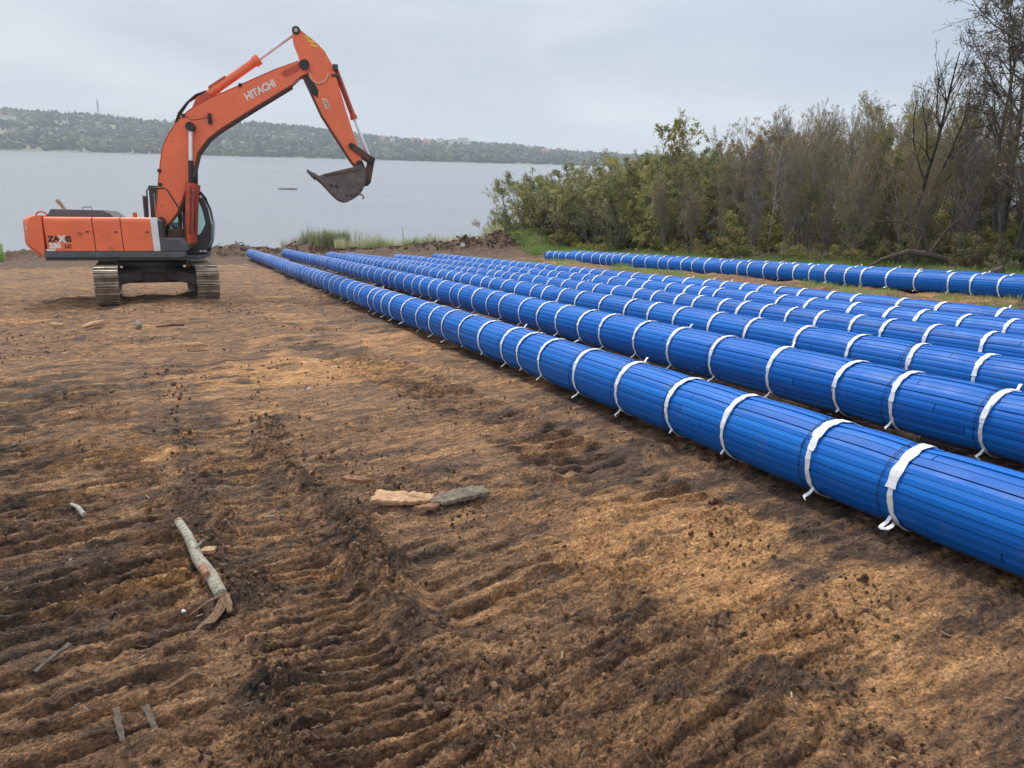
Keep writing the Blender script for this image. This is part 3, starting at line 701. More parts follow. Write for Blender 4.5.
# ------------------------------------------------------------------ excavator
def excavator():
    O = Vector((-11.096, 23.228, -2.292))
    Xv = Vector((0.96592583, 0.25881905, 0)); Yv = Vector((-0.25787371, 0.96239778, -0.08539123)); Zv = Xv.cross(Yv)
    ex = empty('excavator')
    O = Vector((O.x + 0.015, O.y, O.z - 0.02))
    ex.matrix_world = Matrix(((Xv.x, Yv.x, Zv.x, O.x), (Xv.y, Yv.y, Zv.y, O.y), (Xv.z, Yv.z, Zv.z, O.z), (0, 0, 0, 1)))
    tag(ex, 'big orange tracked excavator with raised boom and curled bucket', 'excavator')
    TA = R(101.5)
    # --- tracks
    rad, half, pitchl = 0.49, 1.97, 0.216
    per = 4 * half + 2 * PI * rad; ns = round(per / pitchl)
    def path(s):
        s %= per
        if s < 2 * half: return (-half + s, 0.52 - rad, 0.0)
        s -= 2 * half
        if s < PI * rad: th = s / rad; return (half + rad * math.sin(th), 0.52 - rad * math.cos(th), th)
        s -= PI * rad
        if s < 2 * half: 
            sag = 0.035 * math.sin(PI * s / (2 * half)); return (half - s, 0.52 + rad - sag, PI)
        s -= 2 * half; th = s / rad
        return (-half - rad * math.sin(th), 0.52 + rad * math.cos(th), PI + th)
    def make_track(side):
        b = MB(); wd = 0.30
        for i in range(ns):
            x, z, th = path(i * per / ns)
            c, s_ = math.cos(th), math.sin(th)
            def P(u, yy, v):  # u along, v outward
                return (x + u * c + v * s_, yy, z + u * s_ - v * c)
            def bx(u0, u1, y0, y1, v0, v1, m):
                vs = [P(u, yy, v) for v in (v0, v1) for yy in (y0, y1) for u in (u0, u1)]
                b.add(vs, [(0, 2, 3, 1), (4, 5, 7, 6), (0, 1, 5, 4), (2, 6, 7, 3), (0, 4, 6, 2), (1, 3, 7, 5)], m)
            bx(-.102, .102, -wd, wd, -.012, .010, 0)
            for k, u in enumerate((-.088, 0, .080)): bx(u - .011, u + .011, -wd + .004, wd - .004, .010, .040 if k != 1 else .034, 1 if (i * 7 + k * 3) % 5 < 3 else 0)
            bx(-.09, .09, -.10, -.04, -.10, -.014, 2); bx(-.09, .09, .04, .10, -.10, -.014, 2)
        t = b.build('track', [M['muddy'], M['steel'], M['undercar']], ex)
        t.rotation_euler = (0, 0, TA)
        # lateral offset in machine frame, perpendicular to the track direction
        t.location = (.05 + math.sin(TA) * side * 1.295, -math.cos(TA) * side * 1.295, 0)
        MB().tube([(half, -.12, .52), (half, .12, .52)], .40, 20).tube([(half, -.16, .52), (half, .16, .52)], .14, 12).build('idler', M['undercar'], t)
        sp_ = MB(); k = 42
        pl = [(-half + (0.40 + .035 * (i % 2)) * math.cos(2 * PI * i / k), .52 + (0.40 + .035 * (i % 2)) * math.sin(2 * PI * i / k)) for i in range(k)]
        sp_.prism(pl, -.03, .03); sp_.tube([(-half, -.20, .52), (-half, .26, .52)], .25, 18); sp_.build('sprocket', M['undercar'], t)
        for i in range(8):
            x = -half + .45 + i * .44
            MB().tube([(x, -.15, .19), (x, .15, .19)], .085, 12).build('roller', M['undercar'], t)
        for x in (-.7, .8): MB().tube([(x, -.1, .85), (x, .1, .85)], .07, 12).build('carrier_roller', M['undercar'], t)
        MB().prism([(-half + .35, .30), (half - .3, .30), (half - .3, .66), (.9, .74), (-.9, .74), (-half + .35, .66)], -.17, .17).build('side_frame', M['undercar'], t, .02)
    make_track(1); make_track(-1)
    # --- car body
    b = MB()
    b.box(-.75, .75, -1.15, 1.15, .48, .86)
    for s in (-1, 1):
        for q in (-1, 1):
            b.add([(q * .3, s * .3, .60), (q * .9, s * .3, .60), (q * 1.3, s * 1.15, .40), (q * .8, s * 1.15, .40), (q * .3, s * .3, .9), (q * .75, s * .3, .9), (q * 1.25, s * 1.15, .72), (q * .8, s * 1.15, .74)],
                  [(0, 1, 2, 3), (4, 7, 6, 5), (0, 4, 5, 1), (1, 5, 6, 2), (2, 6, 7, 3), (3, 7, 4, 0)])
    o = b.build('undercarriage_frame', M['undercar'], ex, .02); o.rotation_euler = (0, 0, TA)
    MB().tube([(0, 0, .80), (0, 0, 1.20)], .84, 32).tube([(0, 0, .98), (0, 0, 1.1)], 1.04, 32).build('slew_ring', M['dark'], ex)
    # --- turntable deck and skirts
    MB().box(-2.5, 1.5, -1.40, 1.42, 1.17, 1.27).box(-.2, .95, -.34, .34, 1.27, 1.75).build('main_frame', M['dark'], ex, .01)
    MB().prism([(-2.52, 1.26), (.98, 1.24), (1.16, 1.27), (1.16, 1.42), (-2.52, 1.43)], -1.47, -1.40).build('skirt', M['grey'], ex, .012)
    MB().prism([(-2.52, 1.26), (1.16, 1.27), (1.16, 1.42), (-2.52, 1.43)], 1.40, 1.47).build('skirt', M['grey'], ex, .012)
    # --- engine house
    def panel(x0, x1, y0, y1, lean=0.02):
        # side door with a rounded shoulder
        b = MB(); n = 6
        prof = [(y0, 1.435), (y0, 2.22)] + [(y0 + .14 * (1 - math.cos(t)), 2.24 + .14 * math.sin(t)) for t in np.linspace(0.1, PI / 2, n)] + [(y1, 2.385), (y1, 1.435)]
        ys = prof; vs = [(x0 + (2.38 - p[1]) * lean * 2, p[0], p[1]) for p in ys] + [(x1 + (2.38 - p[1]) * lean * 2, p[0], p[1]) for p in ys]
        k = len(ys)
        b.add(vs, [list(range(k)), list(range(2 * k - 1, k - 1, -1))] + [(i, i + k, (i + 1) % k + k, (i + 1) % k) for i in range(k)])
        return b
    for x0, x1 in ((-2.46, -1.245), (-1.225, -.52), (-.50, .30)):
        d = panel(x0, x1, -1.455, -.45).build('side_door', M['orange'], ex, .012)
        MB().box(x1 - .16, x1 - .08, -1.470, -1.452, 1.95, 1.99).build('latch', M['black'], d)
    panel(-2.44, -.1, -.44, 1.40).build('engine_cover', M['orange'], ex, .02)
    MB().box(-2.40, .28, -1.42, 1.38, 1.28, 2.33).build('engine_core', M['black'], ex)
    MB().prism([(.32, 1.43), (.50, 1.43), (.47, 2.37), (.28, 2.38)], -1.458, -1.20).build('white_panel', M['white'], ex, .01)
    MB().prism([(.52, 1.80), (.60, 1.80), (.58, 2.28), (.49, 2.30)], -1.44, -1.15).build('tank_panel', M['dark'], ex, .01)
    MB().prism([(.29, 1.43), (.29, 2.36), (.5, 2.3), (.55, 1.43)], -1.19, -.5).build('fuel_tank', M['rust'], ex, .01)
    tb = MB().prism([(.50, 1.43), (1.16, 1.43), (1.15, 1.60), (1.04, 1.80), (.50, 1.81)], -1.455, -.55).build('toolbox', M['grey'], ex, .025, 3)
    tread = MB()
    for i in range(7):
        for j in range(3):
            x = .56 + i * .07; z = 1.50 + j * .085
            tread.add([(x, -1.456, z), (x + .04, -1.456, z + .06), (x + .052, -1.456, z + .052), (x + .012, -1.456, z - .008), (x, -1.464, z), (x + .04, -1.464, z + .06), (x + .052, -1.464, z + .052), (x + .012, -1.464, z - .008)],
                      [(4, 5, 6, 7), (0, 1, 5, 4), (1, 2, 6, 5), (2, 3, 7, 6), (3, 0, 4, 7)])
    tread.build('tread_pattern', M['dark'], tb)
    st = MB().box(1.17, 1.42, -1.40, -.75, 1.22, 1.26).box(1.17, 1.2, -1.40, -1.36, 1.05, 1.40)
    st.build('step', M['dark'], ex, .008)
    # --- counterweight: curved tail
    b = MB(); n = 22; prof = [(.00, 1.52), (.03, 1.38), (.16, 1.30)]
    def tail(y, z):
        u = max(0.0, (abs(y) - 0.55) / 0.92); x = -3.17 + 0.34 * u ** 2.2
        if z < 1.60: x += (1.60 - z) * 1.05
        if z > 2.26: x += (z - 2.26) ** 2 * 10.0
        return x
    zs = [1.27, 1.35, 1.45, 1.56, 1.66, 1.85, 2.05, 2.2, 2.28, 2.34, 2.385, 2.41]
    ysl = np.linspace(-1.465, 1.465, n)
    vs = [(tail(y, z), y, z) for z in zs for y in ysl]
    fs = [(i * n + j, (i + 1) * n + j, (i + 1) * n + j + 1, i * n + j + 1) for i in range(len(zs) - 1) for j in range(n - 1)]
    b.add(vs, fs, 0, True)
    fr = [(-2.485, y, z) for z in zs for y in (-1.465, 1.465)]
    b.add([(-2.485, y, zs[-1]) for y in ysl] + [(tail(y, zs[-1]), y, zs[-1]) for y in ysl], [(j, n + j, n + j + 1, j + 1)[::-1] for j in range(n - 1)])
    b.add([(-2.485, y, zs[0]) for y in ysl] + [(tail(y, zs[0]), y, zs[0]) for y in ysl], [(j, n + j, n + j + 1, j + 1) for j in range(n - 1)])
    for y in (-1.465, 1.465):
        for i in range(len(zs) - 1):
            b.add([(-2.485, y, zs[i]), (-2.485, y, zs[i + 1]), (tail(y, zs[i + 1]), y, zs[i + 1]), (tail(y, zs[i]), y, zs[i])], [(0, 1, 2, 3)])
    b.add([(-2.485, -1.465, zs[0]), (-2.485, 1.465, zs[0]), (-2.485, 1.465, zs[-1]), (-2.485, -1.465, zs[-1])], [(0, 1, 2, 3)])
    cw = b.build('counterweight', M['orange'], ex)
    MB().prism([(-2.90, 2.02), (-2.86, 2.02), (-2.86, 2.14), (-2.90, 2.14)], -1.474, -1.45).build('reflector', M['cream'], cw)
    MB().tube([(-2.62 + .14 * math.cos(t), -.95, 2.40 + .12 * math.sin(t)) for t in np.linspace(0, PI, 9)], .022, 8).build('lifting_eye', M['orange_worn'], cw)
    MB().prism([(-2.45, 1.44), (-2.22, 1.44), (-2.22, 1.49), (-2.45, 1.49)], -1.474, -1.45).build('white_sticker', M['white'], cw)
    # --- hood on top
    MB().prism([(-2.50, 2.38), (-2.36, 2.60), (-1.02, 2.58), (-.76, 2.38)], -1.0, .75).build('engine_hood', M['grey'], ex, .03, 3)
    MB().tube([(-1.55, -.95, 2.58), (-1.55, -.95, 2.66), (-1.32, -.95, 2.66), (-1.32, -.95, 2.58)], .012, 6).tube([(-1.05, -.95, 2.56), (-.85, -1.0, 2.46), (-.78, -1.0, 2.38)], .018, 6).build('hood_handrail', M['dark'], ex)
    MB().tube([(-2.16, -.4, 2.55), (-2.22, -.4, 2.70), (-2.34, -.4, 2.86)], [.05, .05, .065], 12).build('exhaust_pipe', M['tan'], ex)
    MB().tube([(-.21, -.9, 2.36), (-.21, -.9, 2.52)], .06, 12).build('filler_neck', M['orange_worn'], ex)
    # --- cab (far side of the boom)
    outer = [(-.05, 1.30), (1.50, 1.30), (1.60, 1.70), (1.66, 2.18), (1.61, 2.68), (1.50, 3.03), (1.36, 3.23), (-.02, 3.29)]
    inner = [(.09, 2.02), (1.10, 1.74), (1.38, 1.93), (1.53, 2.22), (1.47, 2.64), (1.36, 2.94), (1.24, 3.10), (.09, 3.13)]
    cabf = MB().ring(outer, inner, .46, .52).ring(outer, inner, 1.46, 1.52)
    cabf.box(.74, .84, .462, .518, 1.9, 3.12).box(.74, .84, 1.462, 1.518, 1.9, 3.12)
    cabf.box(-.05, 0, .52, 1.46, 1.30, 2.3); cabf.box(-.04, 0, .52, .60, 2.3, 3.22); cabf.box(-.04, 0, 1.38, 1.46, 2.3, 3.22)
    cabf.box(0, 1.5, .52, 1.46, 1.28, 1.34)
    cab = cabf.build('cab', M['dark'], ex, .01)
    MB().prism([(-.06, 3.24), (1.26, 3.22), (1.36, 3.20), (1.22, 3.32), (-.02, 3.36)], .44, 1.54).build('roof', M['dark'], cab, .02)
    MB().prism([(p[0] * .998 + .002, p[1]) for p in inner], .485, .495).build('side_window', M['glass'], cab)
    MB().prism([(p[0] * .998 + .002, p[1]) for p in inner], 1.485, 1.495).build('side_window', M['glass'], cab)
    wsp = [(1.50, 1.45), (1.60, 1.72), (1.66, 2.18), (1.59, 2.68), (1.46, 3.00), (1.30, 3.21)]
    MB().prism(wsp + [(p[0] - .012, p[1] - .004) for p in wsp[::-1]], .53, 1.45).build('windshield', M['glass'], cab)
    MB().tube([(p[0] + .02, .50, p[1]) for p in wsp], .024, 8).build('windshield_frame', M['dark'], cab)
    MB().tube([(p[0] + .03, 1.48, p[1]) for p in wsp], .018, 8).build('windshield_frame', M['white'], cab)
    MB().box(-.03, -.02, .60, 1.38, 2.3, 3.2).build('rear_window', M['glass'], cab)
    seat = MB().box(.35, .85, .72, 1.24, 1.62, 1.78).prism([(.30, 1.75), (.45, 1.75), (.32, 2.55), (.20, 2.55)], .74, 1.22).box(.4, .8, .8, 1.16, 1.34, 1.62)
    seat.build('seat', M['black'], cab, .03)
    MB().box(.95, 1.25, .62, .72, 1.34, 1.98).tube([(1.15, .67, 1.98), (1.2, .72, 2.15)], .018, 6).build('console', M['black'], cab, .01)
    MB().prism([(1.30, 1.345), (1.38, 1.345), (1.38, 1.40), (1.30, 1.40)], .452, .459).prism([(1.41, 1.345), (1.50, 1.345), (1.50, 1.40), (1.41, 1.40)], .452, .459).build('white_sticker', M['white'], cab)
    MB().box(1.14, 1.26, .66, .80, 3.36, 3.44).tube([(1.30, .70, 3.36), (1.36, .70, 3.36)], .07, 12).tube([(1.40, .46, 3.10), (1.44, .42, 3.20)], .05, 10).build('work_lamp', M['black'], cab, .01)
    MB().tube([(1.42, .45, 3.02), (1.47, .44, 3.05)], .045, 12).build('lamp_lens', M['white'], cab)
    MB().tube([(1.50, .52, 2.90), (1.62, .46, 3.0)], .012, 6).box(1.58, 1.62, .42, .50, 2.86, 3.02).build('mirror', M['black'], cab, .01)
    # guard rail on the near side of the cab
    MB().tube([(.08, -.6, 2.15), (.11, -.6, 3.15), (.16, -.6, 3.22), (.60, -.6, 3.23), (.68, -.6, 3.17), (1.01, -.6, 2.55), (1.06, -.6, 1.80)], .022, 8).build('guard_rail', M['black'], ex)
    MB().prism([(-.02, 2.3), (.04, 2.3), (.04, 3.0), (-.02, 3.02)], -.62, -.30).build('rear_screen', M['dark'], ex, .01)
    # --- boom
    BOOM = [(.25, 2.53), (.21, 2.35), (.25, 2.18), (.38, 2.06), (.55, 2.18), (.68, 2.33), (.85, 2.54), (1.26, 3.49), (1.43, 3.89), (1.55, 4.29), (1.70, 4.50), (1.85, 4.69), (2.05, 4.86), (2.25, 5.01), (3.23, 5.64), (4.36, 6.35), (4.62, 6.60), (4.82, 6.69), (4.94, 6.86), (4.92, 7.03), (4.78, 7.11), (4.63, 7.05), (3.92, 6.76), (2.48, 6.07), (2.05, 5.87), (1.62, 5.63), (1.38, 5.46), (1.17, 5.26), (.98, 5.06), (.80, 4.80), (.62, 4.45), (.52, 4.05), (.44, 3.63)]
    boom = MB().prism(BOOM, -.29, .29).build('boom', M['orange'], ex, .018)
    # weld flange strips along top and bottom edges
    topl = [(.25, 2.53), (.44, 3.63), (.52, 4.05), (.62, 4.45), (.80, 4.80), (.98, 5.06), (1.17, 5.26), (1.38, 5.46), (1.62, 5.63), (2.05, 5.87), (2.48, 6.07), (3.92, 6.76), (4.60, 7.03)]
    botl = [(.85, 2.54), (1.26, 3.49), (1.43, 3.89), (1.55, 4.29), (1.70, 4.50), (1.85, 4.69), (2.05, 4.86), (2.25, 5.01), (3.23, 5.64), (4.36, 6.35)]
    for s in (-.20, -.26):
        MB().tube([(p[0] - .014, s, p[1] + .014) for p in topl], .016, 7).build('hydraulic_pipe', M['orange_worn'], boom)
    MB().prism([(p[0] + .004, p[1] - .004) for p in botl] + [(p[0] + .03, p[1] - .03) for p in botl[::-1]], -.31, .31).build('bottom_plate', M['rust'], boom)
    for x, z in ((.47, 3.75), (.46, 3.35), (2.9, 6.27), (1.25, 5.34)):
        MB().box(x - .07, x + .03, -.33, -.18, z - .05, z + .05).build('pipe_clamp', M['black'], boom, .008)
    MB().disc((1.43, 5.01), -.60, .60, .13).build('cylinder_pin', M['black'], boom)
    MB().disc((4.77, 6.94), -.38, .38, .15).build('nose_pin', M['black'], boom)
    MB().disc((.38, 2.27), -.40, .40, .14).build('foot_pin', M['rust'], boom)
    MB().prism([(4.08, 6.70), (4.10, 6.62), (4.22, 6.58), (4.55, 6.74), (4.70, 6.98), (4.62, 7.0)], -.306, -.288).build('nose_plate', M['orange_worn'], boom, .006)
    lm = MB().box(1.92, 2.02, -.42, -.30, 5.22, 5.42).tube([(1.97, -.36, 5.22), (1.97, -.36, 5.12)], .055, 10).build('boom_lamp', M['black'], boom, .015)
    MB().tube([(1.93, -.305, 5.33), (1.7, -.305, 5.26), (1.45, -.305, 5.22), (1.3, -.305, 5.34)], .008, 5).build('cable', M['black'], boom)
    # --- boom cylinders, one each side
    for y in (-.46, .46):
        c = MB().tube([(1.12, y, 1.62), (1.30, y, 3.26)], .128, 20).tube([(1.29, y, 3.14), (1.315, y, 3.40)], .155, 20)
        cyl = c.build('boom_cylinder', M['orange_worn'], ex)
        MB().tube([(1.315, y, 3.40), (1.43, y, 5.01)], .06, 16).build('piston_rod', M['chrome'], cyl)
        MB().tube([(1.10, y - .09, 1.62), (1.10, y + .09, 1.62)], .15, 14).build('eye', M['rust'], cyl)
        MB().tube([(1.22, y - .17, 1.9), (1.33, y - .17, 3.3)], .022, 8).build('pipe', M['rust'], cyl)
        MB().tube([(1.325, y, 3.40), (1.37, y, 4.05)], .075, 14).build('rod_sleeve', M['black'], cyl)
    for k in range(6):
        MB().tube([(.62 + .05 * k, -.36 + .04 * k, 2.25), (.72 + .04 * k, -.40 + .03 * k, 2.05 - .04 * k), (.9 + .03 * k, -.40, 1.85), (1.05, -.42 + .03 * k, 1.7)], .022, 7).build('hose', M['hose'], ex)
    MB().box(.55, .95, -.45, .4, 1.7, 2.05).build('valve_block', M['rust'], ex, .02)
    # --- arm cylinder on top of the boom
    a0, a1, a2 = Vector((1.70, 0, 5.83)), Vector((3.42, 0, 7.07)), Vector((4.57, 0, 7.92))
    ac = MB().tube([a0, a1], .125, 20).tube([a1 - (a1 - a0).normalized() * .14, a1 + (a1 - a0).normalized() * .04], .165, 20).tube([a0 + (a1 - a0) * .26, a0 + (a1 - a0) * .29], .145, 20).build('arm_cylinder', M['orange'], ex)
    MB().tube([a1, a2], .06, 16).build('piston_rod', M['chrome'], ac)
    MB().prism([(1.45, 5.52), (2.05, 5.86), (1.98, 6.02), (1.78, 5.98), (1.62, 5.90)], -.20, -.13).prism([(1.45, 5.52), (2.05, 5.86), (1.98, 6.02), (1.78, 5.98), (1.62, 5.90)], .13, .20).build('bracket', M['orange_worn'], ac, .01)
    MB().prism([(1.98, 6.12), (2.50, 6.50), (2.45, 6.56), (1.95, 6.22)], -.10, .10).build('guard', M['orange_worn'], ac, .01)
    for k in range(4):
        MB().tube([(.98, -.20 + .1 * k, 5.12), (1.10, -.20 + .1 * k, 5.42), (1.35, -.20 + .1 * k, 5.72 + .02 * k), (1.60, -.17 + .1 * k, 5.95), (1.90, -.15 + .1 * k, 6.08)], .028, 7).build('hose', M['hose'], ac)
    # --- arm
    ARM = [(4.45, 7.76), (4.48, 7.56), (4.59, 7.28), (4.63, 7.03), (4.73, 6.65), (5.22, 5.53), (6.06, 4.19), (6.18, 4.05), (6.32, 4.02), (6.42, 4.16), (6.24, 4.76), (5.97, 5.63), (5.68, 6.74), (5.65, 6.91), (5.38, 7.39), (5.17, 7.60), (4.75, 7.91), (4.62, 8.0), (4.48, 7.93)]
    arm = MB().prism(ARM, -.21, .21).build('arm', M['orange'], ex, .016)
    MB().prism([(p[0] - .004, p[1]) for p in ARM[4:8]] + [(p[0] - .03, p[1] - .02) for p in ARM[4:8][::-1]], -.225, .225).build('bottom_plate', M['rust'], arm)
    MB().disc((4.57, 7.92), -.25, .25, .12).build('cylinder_pin', M['black'], arm)
    MB().disc((4.57, 7.92), -.262, -.25, .06).build('pin_cap', M['steel'], arm)
    pl = [(4.60, 7.15), (4.70, 6.85)] + [(5.17 + .33 * math.cos(t), 6.78 + .36 * math.sin(t)) for t in np.linspace(PI + .2, 2 * PI - .1, 12)] + [(5.5, 7.1), (5.1, 7.45), (4.62, 7.6)]
    MB().prism(pl, -.226, -.205).build('boss_plate', M['orange'], arm, .006)
    MB().prism([(4.66, 6.92), (4.86, 6.92), (5.02, 6.45), (5.15, 6.25), (5.12, 6.02), (4.98, 6.10), (4.70, 6.62)], -.219, -.205).build('worn_patch', M['black'], arm)
    MB().tube([(4.89, -.24, 6.74), (4.97, -.24, 6.53), (5.08, -.24, 6.45), (5.18, -.24, 6.44), (5.30, -.24, 6.48), (5.42, -.24, 6.60), (5.46, -.24, 6.76)], .02, 8).build('grease_pipe', M['cream'], arm)
    def stripe(b, cx, cz):
        b.prism([(cx, cz), (cx + .20, cz - .03), (cx + .25, cz - .09), (cx + .06, cz - .06)], -.2145, -.2102)
    b = MB(); stripe(b, 4.79, 7.79); stripe(b, 4.87, 7.68); stripe(b, 4.95, 7.57); b.build('warning_stripe', M['yellow'], arm)
    MB().prism([(5.23, 6.02), (5.37, 6.00), (5.50, 5.74), (5.36, 5.71)], -.215, -.2102).build('warning_sticker', M['cream'], arm)
    b = MB()
    for k in range(4): b.prism([(5.285 + .03 * k, 5.95 - .055 * k), (5.36 + .03 * k, 5.945 - .055 * k), (5.375 + .03 * k, 5.915 - .055 * k), (5.30 + .03 * k, 5.92 - .055 * k)], -.2185, -.2155)
    b.build('sticker_print', M['rust'], arm)
    MB().box(5.60, 5.76, -.28, .28, 6.84, 7.02).box(5.55, 5.78, -.24, -.10, 6.66, 6.74).build('cylinder_bracket', M['dark'], arm, .02)
    # --- bucket cylinder
    k0, k1, k2 = Vector((5.70, 0, 6.90)), Vector((6.20, 0, 5.50)), Vector((6.69, 0, 4.24))
    kc = MB().tube([k0, k1], .085, 18).tube([k1 - (k1 - k0).normalized() * .08, k1 + (k1 - k0).normalized() * .03], .11, 18).build('bucket_cylinder', M['orange_worn'], ex)
    MB().tube([k1, k2], .045, 14).build('piston_rod', M['chrome'], kc)
    MB().tube([(5.66, -.13, 6.90), (5.80, -.13, 6.62), (6.14, -.12, 5.62)], .018, 7).build('pipe', M['dark'], kc)
    # --- linkage
    def bar(name, p, q, y, r0, r1, m, th=.03):
        d = (Vector((q[0], 0, q[1])) - Vector((p[0], 0, p[1]))).normalized(); n_ = Vector((-d.z, 0, d.x))
        poly = [(p[0] + n_.x * r0, p[1] + n_.z * r0), (q[0] + n_.x * r1, q[1] + n_.z * r1), (q[0] + d.x * r1, q[1] + d.z * r1), (q[0] - n_.x * r1, q[1] - n_.z * r1), (p[0] - n_.x * r0, p[1] - n_.z * r0), (p[0] - d.x * r0, p[1] - d.z * r0)]
        return MB().prism(poly, y - th, y + th).build(name, m, ex, .012)
    for y in (-.27, .27): bar('side_link', (6.07, 4.64), (6.69, 4.22), y, .09, .10, M['rust'])
    for y in (-.15, .15): bar('bucket_link', (6.69, 4.22), (6.53, 3.55), y, .10, .12, M['rust'], .05)
    b = MB()
    for c in ((6.07, 4.64, .08), (6.69, 4.22, .10), (6.53, 3.55, .09), (6.32, 4.10, .09)): b.disc(c[:2], -.34, .34, c[2])
    b.build('linkage_pin', M['black'], ex)
    # --- bucket
    shell = [(6.34, 4.02), (6.47, 3.86), (6.50, 3.70), (6.45, 3.50), (6.38, 3.32), (6.29, 3.17), (6.19, 3.08), (6.08, 3.01), (5.93, 2.95), (5.78, 2.93), (5.64, 2.99), (5.48, 3.12), (5.31, 3.31), (5.13, 3.51), (4.98, 3.64), (4.86, 3.73)]
    cx, cz = 5.75, 3.6
    inn = []
    for p in shell:
        d = Vector((cx - p[0], cz - p[1])).normalized(); inn.append((p[0] + d.x * .045, p[1] + d.y * .045))
    bk = MB()
    n = len(shell)
    for y0, y1 in ((-.60, .60),):
        bk.add([(p[0], y, p[1]) for y in (y0, y1) for p in shell] + [(p[0], y, p[1]) for y in (y0, y1) for p in inn],
               [(i, n + i, n + i + 1, i + 1) for i in range(n - 1)] + [(2 * n + i, 2 * n + i + 1, 3 * n + i + 1, 3 * n + i) for i in range(n - 1)] +
               [(i, i + 1, 2 * n + i + 1, 2 * n + i) for i in range(n - 1)] + [(n + i, 3 * n + i, 3 * n + i + 1, n + i + 1) for i in range(n - 1)] + [(0, 2 * n, 3 * n, n), (n - 1, 2 * n - 1, 4 * n - 1, 3 * n - 1)], 0)
    bucket = bk.build('bucket', M['bucket'], ex)
    side = [(5.02, 3.66), (5.20, 3.745), (6.12, 3.975), (6.33, 4.06)] + shell[1:15]
    for y in (-.63, .60): MB().prism(side, y, y + .03).build('side_plate', M['bucket'], bucket, .006)
    # torque tube across the top, ears
    MB().prism([(6.02, 3.88), (6.34, 4.02), (6.40, 3.88), (6.10, 3.76)], -.60, .60).build('top_box', M['bucket'], bucket, .01)
    for y in (-.25, .19): MB().prism([(6.10, 3.92), (6.24, 4.20), (6.40, 4.20), (6.62, 3.66), (6.60, 3.46), (6.45, 3.42), (6.34, 3.80)], y, y + .06).build('ear', M['rust'], bucket, .012)
    # side cutter and wear strips
    lipm = [(4.80, 3.80), (4.92, 3.76), (5.08, 3.66), (5.26, 3.47), (5.44, 3.28), (5.60, 3.14), (5.76, 3.05), (5.96, 3.04), (5.96, 2.94), (5.78, 2.915), (5.63, 2.97), (5.47, 3.10), (5.30, 3.29), (5.12, 3.49), (4.97, 3.62), (4.80, 3.72)]
    for y in (-.665, .632): MB().prism(lipm, y, y + .033).build('side_cutter', M['bucket'], bucket, .008)
    MB().prism([(5.22, 3.70), (5.25, 3.66), (6.28, 3.86), (6.26, 3.90)], -.648, -.631).build('reinforcing_bar', M['rust'], bucket, .004)
    for x0, z0, x1, z1 in ((5.35, 3.42, 5.44, 3.36), (5.50, 3.40, 5.60, 3.34)):
        MB().prism([(x0, z0), (x1, z0 + .03), (x1 + .02, z1), (x0 + .04, z1 - .03)], -.645, -.631).build('wear_patch', M['black'], bucket)
    for k, (x, z) in enumerate(((5.86, 3.12), (5.98, 3.10), (6.08, 3.12), (6.18, 3.17), (6.28, 3.28))):
        MB().disc((x, z), -.65, -.63, .035, k=8).build('bolt', M['black'], bucket)
    for k in range(5):
        y = -.54 + k * .27
        MB().add([(4.98, y - .06, 3.70), (4.98, y + .06, 3.70), (4.92, y + .06, 3.60), (4.92, y - .06, 3.60), (4.70, y - .035, 3.885), (4.70, y + .035, 3.885), (4.69, y + .035, 3.86), (4.69, y - .035, 3.86)],
                 [(0, 1, 2, 3)[::-1], (4, 5, 6, 7), (0, 4, 7, 3), (1, 2, 6, 5), (0, 1, 5, 4), (3, 7, 6, 2)]).build('tooth', M['bucket'], bucket, .005)
    MB().tube([(6.26, -.1, 3.17), (6.38, -.1, 3.14), (6.42, -.1, 3.07), (6.37, -.1, 3.02)], .022, 7).build('lifting_hook', M['rust'], bucket)
    # --- lettering
    def text(body, name, size, x, z, ang_, y, m, parent, bold=.012, xs=1.0):
        c = bpy.data.curves.new(name, 'FONT'); c.body = body; c.size = size; c.extrude = .002; c.offset = bold; c.resolution_u = 3
        t = bpy.data.objects.new(name + '_tmp', c); COL.objects.link(t)
        bpy.context.view_layer.update()
        me = bpy.data.meshes.new_from_object(t.evaluated_get(bpy.context.evaluated_depsgraph_get()))
        bpy.data.objects.remove(t)
        me.name = name
        me.transform(Matrix.Diagonal((xs, 1, 1, 1)))
        o = link(name, me, None, parent); me.materials.clear(); me.materials.append(m)
        o.rotation_euler = Matrix(((math.cos(ang_), -math.sin(ang_), 0), (0, 0, -1), (math.sin(ang_), math.cos(ang_), 0))).to_euler()
        o.location = (x, y, z)
        return max(v.co.x for v in me.vertices)
    text('HITACHI', 'lettering', .29, 3.05, 5.84, math.atan2(.49, .91), -.2935, M['white'], boom, .010, .87)
    dr = -1.4585
    door0 = [o for o in ex.children if o.name.startswith('side_door')][0]
    text('ZA', 'lettering', .215, -2.38, 1.70, 0, dr, M['black'], door0, .012, .98)
    text('X', 'lettering', .245, -2.115, 1.69, 0, dr - .003, M['white'], door0, .014, 1.0)
    text('IS', 'lettering', .215, -1.94, 1.70, 0, dr, M['black'], door0, .012, .98)
    text('330', 'lettering', .19, -2.37, 1.52, 0, dr, M['white'], door0, .012, 1.02)
    text('LC', 'lettering', .14, -1.98, 1.52, 0, dr, M['black'], door0, .008, 1.0)
    MB().prism([(-1.56 + .07 * math.cos(t), 1.92 + .04 * math.sin(t)) for t in np.linspace(0, 2 * PI, 12, endpoint=False)], -1.470, -1.452).build('door_handle', M['orange_worn'], door0)
    # mud heaped under the machine stays part of the ground
excavator()

